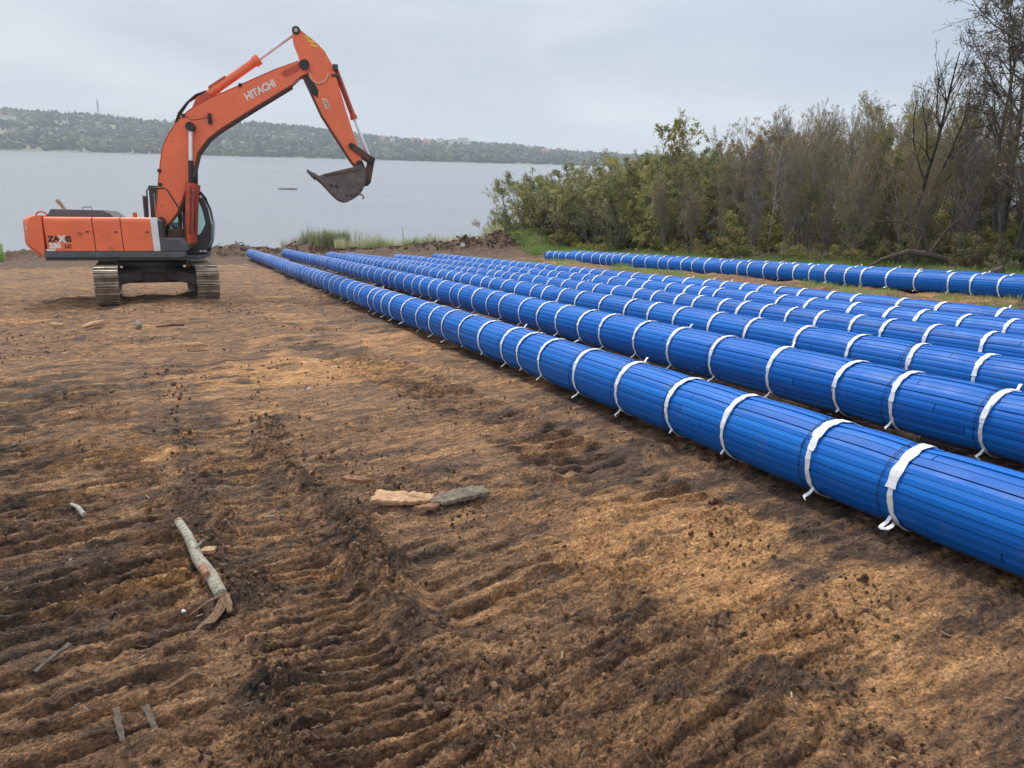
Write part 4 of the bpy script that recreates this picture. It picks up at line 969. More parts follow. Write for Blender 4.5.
# ------------------------------------------------------------------ pipe bundles
PR = 0.275
def slat_body(L, straps, seed):
    """slatted skin: many long narrow strips lapped round the pipe, pinched at the straps"""
    g = np.random.default_rng(seed)
    ns_ = 25; Vs = []; Fs = []; var = []; gap = []; off = 0
    st = np.array(straps)
    def pinch(s):
        d = np.min(np.abs(s[:, None] - st[None, :]), axis=1) if len(st) else np.full(s.shape, 1.0)
        return -0.010 * np.exp(-(d / 0.10) ** 2) + 0.006 * (1 - np.exp(-(d / 0.35) ** 2))
    bend = lambda s: 0.05 * np.sin(s * 0.13 + seed) + 0.02 * np.sin(s * 0.41 + seed * 2)
    ths = np.linspace(0, 2 * PI, ns_, endpoint=False) + g.normal(0, .010, ns_)
    for k in range(ns_):
        t0 = ths[k]; t1 = ths[(k + 1) % ns_] + (2 * PI if k == ns_ - 1 else 0)
        s = -g.uniform(0, 4.5)
        while s < L:
            e = s + g.choice([2.6, 4.0, 5.2, 6.0]); a, b = max(s, 0), min(e, L)
            if b - a > 0.05:
                m = max(2, int((b - a) / 0.16) + 1); ss = np.linspace(a + .004, b - .004, m)
                lift = g.uniform(0, .006); dr = pinch(ss) + lift; tw = g.normal(0, .004)
                tt0 = t0 + tw + .009; tt1 = t1 + tw - .009
                rr = [PR - .016 + dr * 0, PR + .002 + dr, PR + .0065 + dr, PR + .005 + dr, PR - .016 + dr * 0]
                tt = [tt0 + .004, tt0, (tt0 + tt1) / 2, tt1, tt1 - .004]
                cols = [np.stack([np.cos(t) * r_ + bend(ss), ss, np.sin(t) * r_ + PR + .012], -1) for t, r_ in zip(tt, rr)]
                V = np.stack(cols, 1).reshape(-1, 3); Vs.append(V)
                i, j = np.meshgrid(np.arange(m - 1), np.arange(4), indexing='ij'); q = off + i * 5 + j
                Fs.append(np.stack([q, q + 1, q + 6, q + 5], -1).reshape(-1, 4))
                # end faces
                for base, flip in ((off, 0), (off + (m - 1) * 5, 1)):
                    Fs.append(np.array([[base, base + 1, base + 3, base + 4] if flip else [base + 4, base + 3, base + 1, base]]))
                var.append(np.full(m * 5, np.clip(g.normal(.5, .26), 0, 1))); gap.append(np.tile([1.0, 0, 0, 0, 1.0], m)); off += m * 5
            s = e
    # dark pipe beneath the slats
    return np.vstack(Vs), np.vstack(Fs), np.concatenate(var), np.concatenate(gap), bend

def strap_mesh(seed, name='strap'):
    g = random.Random(seed)
    b = MB(); rr = PR + .013; w0 = g.uniform(.020, .026); cz = PR + .012
    def ribbon(t0, t1, n, r, hw, sk=0.0, th=.003, taper=None):
        vs = []
        for i in range(n + 1):
            t = t0 + (t1 - t0) * i / n; h = hw * (1 + .15 * math.sin(i * 1.7 + seed)); r_ = r + .0025 * math.sin(i * 2.3 + seed)
            y = sk * math.sin((t - t0) * .5) + .006 * math.sin(t * 3 + seed)
            for yy, q in ((y - h, r_), (y + h, r_), (y + h, r_ - th), (y - h, r_ - th)):
                vs.append((math.cos(t) * q, yy, math.sin(t) * q + cz))
        fs = []
        for i in range(n):
            a = i * 4
            fs += [(a + j, a + 4 + j, a + 4 + (j + 1) % 4, a + (j + 1) % 4) for j in range(4)]
        fs += [(0, 1, 2, 3), tuple(n * 4 + j for j in (3, 2, 1, 0))]
        b.add(vs, fs, 0, False)
    sk = g.uniform(-.03, .03)
    ribbon(R(-100), R(262), 44, rr, w0 * .8, sk)
    # wide overlapping tail of tape over the top, torn end on the side seen from the track
    ribbon(R(g.uniform(55, 80)), R(g.uniform(135, 172)), 12, rr + .005, w0 * g.uniform(1.25, 1.6), sk)
    if g.random() < .75: ribbon(R(g.uniform(95, 110)), R(g.uniform(150, 178)), 8, rr + .009, w0 * 1.1, sk - .012)
    # loose loop at the foot
    a = R(g.uniform(212, 226)); r0 = rr + .002; ln = g.uniform(.02, .07); y0 = g.uniform(-.03, .03)
    p0 = Vector((math.cos(a) * r0, y0, math.sin(a) * r0 + cz))
    kind = g.random()
    pts = [p0, p0 + Vector((-.03, .0, -.03)), p0 + Vector((-.05 - ln * .5, .01, -.055)), p0 + Vector((-.05 - ln, -.02 + g.uniform(-.03, .03), -.06))]
    if kind > .5: pts += [p0 + Vector((-.05 - ln * 1.1, -.05, -.045)), p0 + Vector((-.04 - ln * .5, -.06, -.03)), p0 + Vector((-.02, -.04, -.03))]
    hw = w0 * .55
    if seed in (3, 6, 8): pts = pts[:2]
    vs = []
    for i, p in enumerate(pts):
        for dy, dz in ((-hw, 0), (hw, .004), (hw, -.003), (-hw, -.006)): vs.append((p.x + (.008 if dy > 0 else 0), p.y + dy, p.z + dz))
    fs = []
    for i in range(len(pts) - 1):
        q = i * 4; fs += [(q + j, q + 4 + j, q + 4 + (j + 1) % 4, q + (j + 1) % 4) for j in range(4)]
    b.add(vs, fs)
    if seed == 4:   # a flap standing up on top
        t = R(g.uniform(70, 95)); p = Vector((math.cos(t) * rr, 0, math.sin(t) * rr + cz))
        q = p + Vector((g.uniform(.03, .1), g.uniform(-.06, .02), g.uniform(.015, .05)))
        b.add([p + Vector((0, -hw, .002)), p + Vector((0, hw, .002)), q + Vector((0, hw, 0)), q + Vector((.01, -hw, .004)), p + Vector((0, -hw, .006)), p + Vector((0, hw, .006)), q + Vector((0, hw, .004)), q + Vector((.01, -hw, .008))],
              [(0, 1, 2, 3), (4, 7, 6, 5), (0, 4, 5, 1), (2, 6, 7, 3), (1, 5, 6, 2), (0, 3, 7, 4)])
    me = bpy.data.meshes.new(name); me.from_pydata(b.v, [], b.f); me.materials.append(M['strap']); me.update()
    return me
def wire_mesh(seed):
    g = random.Random(seed); b = MB(); cz = PR + .012; rr = PR + .014
    pts = [(math.cos(t) * rr, .004 * math.sin(t * 2), math.sin(t) * rr + cz) for t in np.linspace(R(70), R(428), 40)]
    b.tube(pts, .0028, 5, 0)
    t = R(g.uniform(70, 110)); p = Vector((math.cos(t) * rr, 0, math.sin(t) * rr + cz))
    b.tube([p, p + Vector((.0, .01, .03)), p + Vector((g.uniform(-.02, .02), -.02, .05)), p + Vector((g.uniform(-.04, .04), -.05, .045))], .0035, 5)
    me = bpy.data.meshes.new('wire_tie'); me.from_pydata(b.v, [], b.f); me.materials.append(M['wire']); me.update()
    return me
STRAPS = [strap_mesh(i + 1) for i in range(9)]
WIRES = [wire_mesh(i + 40) for i in range(3)]
PIPES = [  # x at y=0, axis height below camera at y=0, extra slope, y of far end, first strap y, label
    (4.680, -1.547, .002, 49.6, 3.0, 'blue slatted pipe bundle lying next to the open dirt track, longest in view'),
    (6.678, -1.408, .002, 47.4, 4.8, 'second blue pipe bundle counted from the dirt track'),
    (8.609, -1.360, .001, 43.2, 6.4, 'third blue pipe bundle counted from the dirt track'),
    (10.50, -1.271, -.003, 46.8, 8.0, 'fourth blue pipe bundle from the dirt track, reaching furthest to the bank'),
    (11.908, -1.204, -.002, 41.2, 9.4, 'fifth blue pipe bundle from the dirt track'),
    (12.873, -1.158, .001, 37.8, 10.2, 'sixth blue pipe bundle, last of the close rows before the grassy gap'),
    (20.189, -.809, -.002, 41.5, 17.0, 'blue pipe bundle across the grassy gap, set apart from the six close rows'),
    (20.93, -.790, -.001, 40.5, 17.6, 'blue pipe bundle hidden behind another at the foot of the wood')]
UX, UZ = -0.44223, -0.0978
for i, (x0, z0, du, yend, ys0, lb) in enumerate(PIPES):
    u = Vector((UX, 1, UZ + du)); k = u.length; un = u / k
    ystart = -2.5 if i < 6 else 4.0
    base = Vector((x0 + UX * ystart, ystart, z0 + CAMZ + (UZ + du) * ystart - PR - .012))
    Xl = un.cross(Vector((0, 0, 1))).normalized(); Zl = Xl.cross(un)
    root = empty('pipe_bundle')
    root.matrix_world = Matrix(((Xl.x, un.x, Zl.x, base.x), (Xl.y, un.y, Zl.y, base.y), (Xl.z, un.z, Zl.z, base.z), (0, 0, 0, 1)))
    tag(root, lb, 'pipe bundle', 'strapped blue pipe bundles')
    L = (yend - ystart) * k
    g = random.Random(90 + i); s = (ys0 - ystart) * k; ss = []
    if i == 0:
        for yy in (3.25, 4.55, 5.18, 6.05, 6.78, 7.65, 8.5): ss.append((yy - ystart) * k)
        s = ss[-1] + .9
    while s < L - .3:
        ss.append(s); s += g.uniform(.55, 1.02)
    V, Fq, var, gap, bend = slat_body(L, ss, i + 1)
    link('slats', mesh_np('slats', V, Fq, False, {'var': var, 'gap': gap}), M['blue'], root)
    nseg = 60; pts = [(float(bend(np.array(L * q / nseg))), .02 + (L - .04) * q / nseg, PR + .012) for q in range(nseg + 1)]
    MB().tube(pts, PR - .012, 28).build('inner_pipe', M['pvc_dark'], root)
    g2 = random.Random(i)
    for j, s in enumerate(ss[:99]):
        o = bpy.data.objects.new('strap', STRAPS[g2.randrange(len(STRAPS))]); COL.objects.link(o); o.parent = root
        o.location = (float(bend(np.array(s))), s, 0); o.rotation_euler = (0, 0, R(g2.uniform(-5, 5)))
        if g2.random() < .6 and (i < 3 and j < 16 or i == 0 and j < 26):
            o = bpy.data.objects.new('wire_tie', WIRES[g2.randrange(3)]); COL.objects.link(o); o.parent = root
            s2 = s + g2.uniform(.06, .10)
            o.location = (float(bend(np.array(s2))), s2, 0); o.rotation_euler = (0, 0, R(g2.uniform(-3, 3)))

# ------------------------------------------------------------------ trees
def tubes_np(P, Rd, k):
    """P (B,n,3), Rd (B,n) -> verts, quads"""
    B, n, _ = P.shape
    T = np.gradient(P, axis=1); T /= np.linalg.norm(T, axis=2, keepdims=True) + 1e-9
    ref = np.array([0.31, 0.87, 0.13]); a = np.cross(T, ref); a /= np.linalg.norm(a, axis=2, keepdims=True) + 1e-9
    b = np.cross(T, a)
    th = np.arange(k) * 2 * PI / k
    V = P[:, :, None, :] + Rd[:, :, None, None] * (a[:, :, None, :] * np.cos(th)[None, None, :, None] + b[:, :, None, :] * np.sin(th)[None, None, :, None])
    idx = np.arange(B * n * k).reshape(B, n, k); nx = np.roll(idx, -1, axis=2)
    Fq = np.stack([idx[:, :-1], nx[:, :-1], nx[:, 1:], idx[:, 1:]], -1).reshape(-1, 4)
    return V.reshape(-1, 3), Fq
def sprout(g, P, Rd, per, n, lr, ang_, trop, wob, t0, taper=.25, lens=None, droop=0.0):
    B, m, _ = P.shape
    par = np.repeat(np.arange(B), per); t = t0 + (1 - t0) * g.uniform(0, 1, len(par)) ** .85
    f = t * (m - 1); i0 = np.minimum(f.astype(int), m - 2); fr = (f - i0)[:, None]
    p0 = P[par, i0] * (1 - fr) + P[par, i0 + 1] * fr
    tan = P[par, i0 + 1] - P[par, i0]; tan /= np.linalg.norm(tan, axis=1, keepdims=True)
    plen = np.linalg.norm(np.diff(P, axis=1), axis=2).sum(1)[par]
    r0 = (Rd[par, i0] * (1 - fr[:, 0]) + Rd[par, i0 + 1] * fr[:, 0]) * .62
    rv = g.normal(size=(len(par), 3)); rv -= tan * (rv * tan).sum(1)[:, None]; rv /= np.linalg.norm(rv, axis=1, keepdims=True)
    an = g.normal(ang_, .18, len(par))[:, None]
    d = tan * np.cos(an) + rv * np.sin(an)
    L = plen * lr * (1.15 - .75 * t) * g.uniform(.6, 1.25, len(par))
    out = [p0]; step = (L / (n - 1))[:, None]
    for q in range(n - 1):
        d = d + np.array([0, 0, trop - droop * q]) + g.normal(0, wob, d.shape); d /= np.linalg.norm(d, axis=1, keepdims=True)
        out.append(out[-1] + d * step)
    P2 = np.stack(out, 1); R2 = r0[:, None] * np.linspace(1, taper, n)[None, :]
    return P2, np.maximum(R2, .0035)
def make_tree(name, seed, H, stems=1, lean=.08, r0=.09, kids=(14, 7, 5), lr=(.42, .5, .5), ang_=(.75, .7, .7), trop=(.10, .06, .03), t0=.25, leaves=0, lsize=.05, tips=True, droop=0, bark='bark_grey', twig='twig', leaf='leaf_brown', thick=1.0, lpos=(0, 1)):
    g = np.random.default_rng(seed)
    n = 9; az = g.uniform(0, 2 * PI, stems); ln = g.normal(lean, .05, stems) if stems > 1 else np.array([lean])
    d = np.stack([np.cos(az) * ln, np.sin(az) * ln, np.ones(stems)], -1); d /= np.linalg.norm(d, axis=1, keepdims=True)
    st = np.zeros((stems, 3)) + g.normal(0, .10 if stems > 1 else 0, (stems, 3)) * [1, 1, 0] + [0, 0, -.15]
    Hs = H * g.uniform(.78, 1.0, stems); Hs[0] = H
    out = [st]
    for q in range(n - 1):
        d = d + g.normal(0, .055, d.shape) + [0, 0, .03]; d /= np.linalg.norm(d, axis=1, keepdims=True); out.append(out[-1] + d * (Hs / (n - 1))[:, None])
    P0 = np.stack(out, 1); R0 = (r0 * Hs / H)[:, None] * np.linspace(1, .13, n)[None] ** .9
    P1, R1 = sprout(g, P0, R0, kids[0], 7, lr[0], ang_[0], trop[0], .11, t0)
    P2, R2 = sprout(g, P1, R1, kids[1], 5, lr[1], ang_[1], trop[1], .14, .15, droop=droop)
    P3, R3 = sprout(g, P2, R2, kids[2], 4, lr[2], ang_[2], trop[2], .16, .1, taper=.5, droop=droop)
    R3 = np.maximum(R3, .005 * thick); R2 = np.maximum(R2, .007 * thick)
    Va, Fa = tubes_np(P0, R0, 8); Vb, Fb = tubes_np(P1, R1, 5)
    tv = np.vstack([Va, Vb]); tf = np.vstack([Fa, Fb + len(Va)])
    trunk = mesh_np('trunk', tv, tf, True); trunk.materials.append(M[bark])
    Vc, Fc = tubes_np(P2, R2, 3); Vd, Fd = tubes_np(P3, R3, 3)
    cv = np.vstack([Vc, Vd]); cf = np.vstack([Fc, Fd + len(Vc)]); mi = np.zeros(len(cf), int); var = np.zeros(len(cv))
    if leaves:
        pool = P3.reshape(-1, 3); zz = pool[:, 2] / H
        pr = np.where((zz >= lpos[0]) & (zz <= lpos[1]), 1.0, .08); pr /= pr.sum()
        c = pool[g.choice(len(pool), leaves, p=pr)] + g.normal(0, .06, (leaves, 3))
        a = g.normal(size=(leaves, 3)); a /= np.linalg.norm(a, axis=1, keepdims=True); b = np.cross(a, g.normal(size=(leaves, 3))); b /= np.linalg.norm(b, axis=1, keepdims=True)
        s = lsize * g.uniform(.5, 1.3, leaves)[:, None]
        lv = np.stack([c - a * s, c + b * s * .55, c + a * s, c - b * s * .55], 1).reshape(-1, 3)
        lf = np.arange(leaves * 4).reshape(-1, 4) + len(cv)
        clump = fbm(c[:, 0] + seed, c[:, 2] + c[:, 1] * .7, .9, 2, seed) * .6 + .5
        lvar = np.repeat(np.clip(clump + g.normal(0, .2, leaves), 0, 1), 4)
        cv = np.vstack([cv, lv]); cf = np.vstack([cf, lf]); mi = np.concatenate([mi, np.ones(leaves, int)]); var = np.concatenate([var, lvar])
    crown = mesh_np('crown', cv, cf, False, {'var': var}, mi); crown.materials.append(M[twig]); crown.materials.append(M[leaf])
    return dict(trunk=trunk, crown=crown, H=float(np.percentile(cv[:, 2], 99.6)), name=name)
T = {}
T['bare1'] = make_tree('bare_tree', 1, 8, 3, .14, .075, (18, 8, 8), (.42, .5, .5), (.55, .6, .6), (.14, .08, .05), leaves=2200, lsize=.045, leaf='leaf_brown', lpos=(.2, .75))
T['bare2'] = make_tree('bare_tree', 2, 8, 2, .10, .085, (22, 8, 8), (.38, .5, .5), (.6, .6, .6), (.16, .08, .05), leaves=1500, lsize=.045, twig='twig_grey', lpos=(.2, .8))
T['bare3'] = make_tree('bare_tree', 3, 8, 5, .22, .06, (12, 8, 8), (.45, .5, .5), (.45, .55, .6), (.16, .1, .05), leaves=3000, lsize=.05, leaf='leaf_dark', lpos=(0, .6))
T['bare4'] = make_tree('bare_tree', 14, 8, 4, .18, .06, (14, 8, 8), (.40, .5, .5), (.5, .55, .6), (.16, .1, .05), leaves=3500, lsize=.05, leaf='leaf_brown', lpos=(.15, .85))
T['forked'] = make_tree('bare_tree', 5, 8, 2, .30, .10, (9, 6, 5), (.50, .5, .45), (.62, .55, .6), (.16, .08, .04), t0=.35, bark='bark_dark', twig='bark_dark')
T['pale'] = make_tree('birch_tree', 6, 8, 1, .10, .075, (22, 6, 5), (.26, .5, .5), (.55, .6, .6), (.2, .08, .02), t0=.4, leaves=150, lsize=.04, bark='bark_birch', twig='twig_grey')
T['willow1'] = make_tree('willow_bush', 7, 5.4, 8, .42, .05, (7, 6, 5), (.50, .5, .5), (.5, .55, .6), (.12, .1, .05), t0=.12, leaves=17000, lsize=.044, leaf='leaf_willow')
T['willow2'] = make_tree('willow_bush', 8, 4.6, 9, .55, .045, (7, 6, 5), (.48, .5, .5), (.5, .55, .6), (.1, .1, .05), t0=.08, leaves=9000, lsize=.043, leaf='leaf_willow')
T['green1'] = make_tree('leafy_tree', 9, 6.5, 5, .26, .06, (10, 7, 5), (.42, .5, .5), (.6, .6, .6), (.1, .08, .03), t0=.12, leaves=16000, lsize=.044, leaf='leaf_green')
T['green2'] = make_tree('leafy_tree', 10, 6.0, 6, .36, .055, (9, 7, 5), (.45, .5, .5), (.6, .6, .6), (.1, .08, .03), t0=.1, leaves=14000, lsize=.044, leaf='leaf_green')
T['sparse'] = make_tree('sparse_tree', 11, 8, 3, .16, .08, (11, 6, 5), (.40, .5, .5), (.7, .6, .6), (.1, .05, .02), t0=.3, leaves=2600, lsize=.085, leaf='leaf_green', lpos=(.6, 1))
T['red'] = make_tree('autumn_tree', 12, 6.5, 4, .24, .06, (10, 7, 5), (.42, .5, .5), (.6, .6, .6), (.1, .08, .03), leaves=4500, lsize=.052, leaf='leaf_brown', lpos=(.4, 1))
T['shrub1'] = make_tree('shrub', 21, 2.4, 10, .65, .025, (6, 5, 4), (.5, .5, .5), (.5, .6, .6), (.08, .05, .02), t0=.05, leaves=4200, lsize=.05, leaf='leaf_dark')
T['shrub2'] = make_tree('shrub', 22, 1.9, 9, .75, .02, (6, 5, 4), (.5, .5, .5), (.6, .6, .6), (.06, .04, .02), t0=.05, leaves=4200, lsize=.05, leaf='leaf_green')
T['shrub3'] = make_tree('shrub', 23, 2.8, 12, .5, .025, (7, 6, 4), (.5, .5, .5), (.5, .6, .6), (.08, .05, .02), t0=.05, leaves=1200, lsize=.045, leaf='leaf_brown')
T['birch'] = make_tree('birch_tree', 13, 13, 2, .08, .13, (20, 9, 8), (.34, .5, .5), (.85, .7, .65), (.05, .02, .0), t0=.22, leaves=8000, lsize=.042, droop=.05, bark='bark_dark', twig='bark_dark', leaf='leaf_birch')
T['birch2'] = make_tree('birch_tree', 15, 11, 3, .14, .10, (14, 9, 8), (.34, .5, .5), (.8, .7, .65), (.06, .02, .0), t0=.2, leaves=6500, lsize=.042, droop=.04, bark='bark_grey', twig='bark_dark', leaf='leaf_birch')

def plant(kind, x, y, h, label, cat, group=None, rz=None, sx=1.0):
    t = T[kind]; s = h / t['H']
    z = gzf(x, y) if y > 3 else float(base_h(np.array([x]), np.array([y]))[0])
    o = empty(t['name'], (x, y, max(z, WATER - .2) - .03), random.uniform(0, 6.28) if rz is None else rz)
    o.scale = (s * sx, s * sx, s)
    for part in ('trunk', 'crown'):
        c = bpy.data.objects.new(part, t[part]); COL.objects.link(c); c.parent = o
    tag(o, label, cat, group)
    return o
GW = 'trees of the lakeside wood'
LB = {'bare1': 'slender bare grey tree with several stems in the wood', 'bare2': 'upright bare grey tree with fine grey twigs in the wood', 'bare3': 'many stemmed bare thicket tree with dark leaves low down', 'bare4': 'thin multi stemmed tree with scattered brown leaves in the wood',
      'willow1': 'tall rounded willow bush with pale yellow green leaves', 'willow2': 'spreading low willow bush with pale leaves', 'green1': 'leafy olive green tree at the edge of the wood', 'green2': 'broad olive green bushy tree at the edge of the wood',
      'red': 'small reddish brown autumn tree in the wood', 'shrub1': 'dark green understory shrub at the foot of the wood', 'shrub2': 'low olive green shrub along the grass', 'shrub3': 'brown twiggy shrub nearly without leaves', 'birch': 'tall dark birch with small drooping leaves', 'birch2': 'tall leaning birch with sparse dark leaves'}
CT = {'shrub1': 'shrub', 'shrub2': 'shrub', 'shrub3': 'shrub', 'willow1': 'bush', 'willow2': 'bush'}
def at(px, Y):
    return grounds_at(px, Y)
# skyline of the wood: (image column, tree top row) turned into real heights
SKY = [(480, 200), (500, 188), (520, 178), (545, 166), (565, 172), (590, 160), (610, 152), (640, 146), (680, 146), (705, 146), (725, 130), (760, 110), (800, 92), (830, 88), (860, 98), (900, 88), (930, 60), (950, 5), (980, -60), (1100, -80)]
def top_h(px, Y, x, y):
    row = np.interp(px, [s[0] for s in SKY], [s[1] for s in SKY])
    dirv = fw + rt2 * ((px - 512) / F) - up2 * ((row - 384) / F)
    ztop = CAMZ + dirv.z / dirv.y * Y
    return ztop - max(WATER, float(base_h(np.array([x]), np.array([y]))[0]))
# named individuals
def P_(kind, px, Y, h, label, cat, rz=None, sx=1.0): return plant(kind, at(px, Y), Y, h, label, cat, GW, rz, sx)
P_('willow2', 503, 57.5, 3.9, 'outermost pale willow bush at the water, leaning over the bank', 'bush')
P_('willow2', 520, 59, 4.4, 'pale willow bush behind the outermost one at the water', 'bush')
P_('willow1', 541, 56, 5.9, 'rounded tall willow bush standing clear above the lakeside bushes', 'bush', sx=.85)
P_('sparse', 657, 45, 8.0, 'tree with sparse big leaves rising alone above the willow bushes', 'tree')
P_('red', 722, 41, 6.8, 'reddish brown autumn tree on the shoulder where the wood rises', 'tree')
P_('forked', 873, 28.0, 8.0, 'dark bare forked tree spreading its branches against the sky', 'tree', 0.5)
P_('pale', 752, 35.5, 6.4, 'thin pale trunked birch at the front edge of the wood', 'tree', 2.0)
P_('birch', 988, 23.5, 11.5, 'tall dark birch at the wood edge, largest of all the trees', 'tree', 1.0)
P_('birch2', 1050, 21.0, 11.0, 'tall birch with several stems beside the largest birch', 'tree', 3.0)
P_('birch2', 968, 27.0, 11.2, 'tall leaning birch with sparse leaves behind the fallen log', 'tree', 5.1)
P_('birch2', 1015, 26, 13.0, 'tall slender birch behind the largest birch', 'tree', 2.2)
P_('birch', 1120, 19, 12, 'tall birch past the last pipe strap, beyond the fallen log', 'tree', 4.0)
rw = random.Random(12)
for row, p in enumerate((25.9, 27.4, 29.0, 31.5, 34.5, 38, 42, 47)):
    Y = 15.0 + rw.uniform(0, 1)
    while Y < 68:
        x = p - .442 * Y + rw.uniform(-.6, .6); y = Y + rw.uniform(-.5, .5)
        d = Vector((x, y, 0)); depth = d.dot(fw); px = 512 + F * x / (y * math.cos(pitch) + 4.5 * math.sin(pitch))
        if y < shore_y(np.array(x)) + 1.0 and px > 480:
            h = top_h(px, y, x, y) * rw.uniform(.80, 1.0)
            if px < 600: kind = rw.choice(['willow1', 'willow2', 'willow1', 'green2', 'bare3']) if row < 4 else rw.choice(['bare3', 'green1'])
            elif px < 715: kind = rw.choice(['green1', 'green2', 'green1', 'bare4', 'willow1', 'bare3'])
            elif px < 800: kind = rw.choice(['green1', 'bare1', 'bare4', 'bare2', 'bare3', 'green2'] if row < 2 else ['bare1', 'bare2', 'bare4', 'red'])
            elif px < 940: kind = rw.choice(['bare1', 'bare2', 'bare3', 'bare4', 'bare4', 'green1'])
            else: kind = rw.choice(['bare1', 'birch2', 'bare4', 'bare3', 'bare2'])
            if px < 700 and row == 0: h *= .8
            if px > 940: h = min(h, 6.6) * rw.uniform(.75, 1.05)
            h = max(2.2, min(h, 13))
            if row == 0 and px > 700: h *= rw.uniform(.55, .95)
            plant(kind, x, y, h, LB[kind], CT.get(kind, 'tree'), GW, sx=(1.15 if px < 700 else .95))
        Y += (1.9 if row < 2 else 2.6) * rw.uniform(.75, 1.3)
for row, p in enumerate((24.9, 25.8, 27.2, 29, 31.5, 35)):
    Y = 15.5
    while Y < 58:
        x = p - .442 * Y + rw.uniform(-.4, .4); y = Y + rw.uniform(-.4, .4)
        if y < 56 + max(0, x - 2) * 2:
            kind = rw.choice(['shrub1', 'shrub2', 'shrub3', 'shrub1'] if Y < 34 else ['shrub2', 'shrub1', 'shrub2', 'shrub3'])
            h = rw.uniform(.45, 1.0) * (.85 + .55 * row)
            plant(kind, x, y, h, LB[kind], 'shrub', 'shrubs under the lakeside wood', sx=1.2)
        Y += rw.uniform(1.3, 2.2)

# fallen branch, log and driftwood at the wood edge
def fallen():
    Y = 25.5
    pts = [(848, .15), (862, .45), (885, .62), (905, .55), (925, .35), (945, .15), (965, .0)]
    b = MB(); v = []
    for i, (px, dz) in enumerate(pts):
        y = Y + .25 * i * (-.3); x = at(px, y); v.append((x, y, gzf(x, y) + dz + .12))
    b.tube(v, [.03, .06, .085, .10, .10, .09, .07], 9)
    o = b.build('fallen_branch', M['fallen'])
    MB().tube([v[3], (v[3][0] - .3, v[3][1], v[3][2] + .75), (v[3][0] - 1.1, v[3][1] + .2, v[3][2] + 1.05), (v[3][0] - 1.9, v[3][1] + .2, v[3][2] + 1.0)], [.05, .035, .025, .012], 7).build('side_branch', M['fallen'], o)
    MB().tube([v[3], (v[3][0] + .5, v[3][1] + .1, v[3][2] + .8), (v[3][0] + 1.0, v[3][1] + .1, v[3][2] + 1.3)], [.045, .03, .012], 7).build('side_branch', M['fallen'], o)
    tag(o, 'arched fallen branch with two upright side branches behind the pipes', 'fallen branch')
    y = 22.3; a_, b_ = at(948, y), at(980, y - .4)
    o = MB().tube([(a_, y, gzf(a_, y) + .10), ((a_ + b_) / 2, y - .1, gzf((a_ + b_) / 2, y) + .24), (b_, y - .4, gzf(b_, y - .4) + .36)], [.05, .11, .12], 10).build('fallen_log', M['fallen'])
    tag(o, 'short pale brown log propped on the grass behind the last pipes', 'log')
    o = MB()
    g = random.Random(5)
    for i in range(26):
        px = g.uniform(845, 900); y = 24.2 + g.uniform(-.5, .5); x = at(px, y); z = gzf(x, y) + g.uniform(.02, .30); l = g.uniform(.3, .8); t = g.uniform(-.5, .5)
        o.tube([(x - l / 2, y, z), (x, y + .05, z + .08), (x + l / 2, y + t * l, z - .05)], [.02, .03, .015], 5)
    tag(o.build('brush_pile', M['twig']), 'heap of brown broken brushwood under the fallen branch', 'brush pile')
    o = MB()
    for i in range(34):
        px = g.uniform(452, 492); y = 58.5 + g.uniform(-1, 1.5); x = at(px, y); z = max(gzf(x, y), WATER) + g.uniform(.1, 1.1); l = g.uniform(.8, 2.2); t = g.uniform(-.3, .3)
        o.tube([(x - l / 2, y, z + t * .6), (x, y, z + .12), (x + l / 2, y + .3, z - t * .6)], [.02, .035, .012], 5)
    tag(o.build('driftwood_pile', M['drift']), 'tangle of bleached branches at the water beside the outermost willow', 'driftwood')
    for px, y, h, lb in ((405, 58, 2.4, 'thin bare pole standing alone at the water edge'), (442, 59, 1.6, 'short thin pole at the water edge near the driftwood')):
        x = at(px, y)
        b = MB().tube([(0, 0, -1.5), (.03, 0, h * .6), (-.02, 0, h + .6)], [.04, .03, .015], 6)
        o = b.build('pole', M['bark_dark']); o.location = (x, y, max(gzf(x, y), WATER)); tag(o, lb, 'pole')
fallen()
def stake(px, y, h, label):
    x = at(px, y); o = empty('survey_stake', (x, y, gzf(x, y)))
    MB().tube([(0, 0, -.3), (0.01, 0, h)], .022, 7).build('post', M['drift'], o)
    MB().box(-.13, .13, -.035, -.02, h - .14, h + .08).build('tag', M['white'], o, .005)
    tag(o, label, 'stake', 'marker stakes on the earth bank')
stake(430, 49.0, 1.15, 'wooden marker stake with white tag, taller of the two on the bank')
stake(461.5, 46.5, .75, 'short marker stake with white tag at the ends of the pipes')

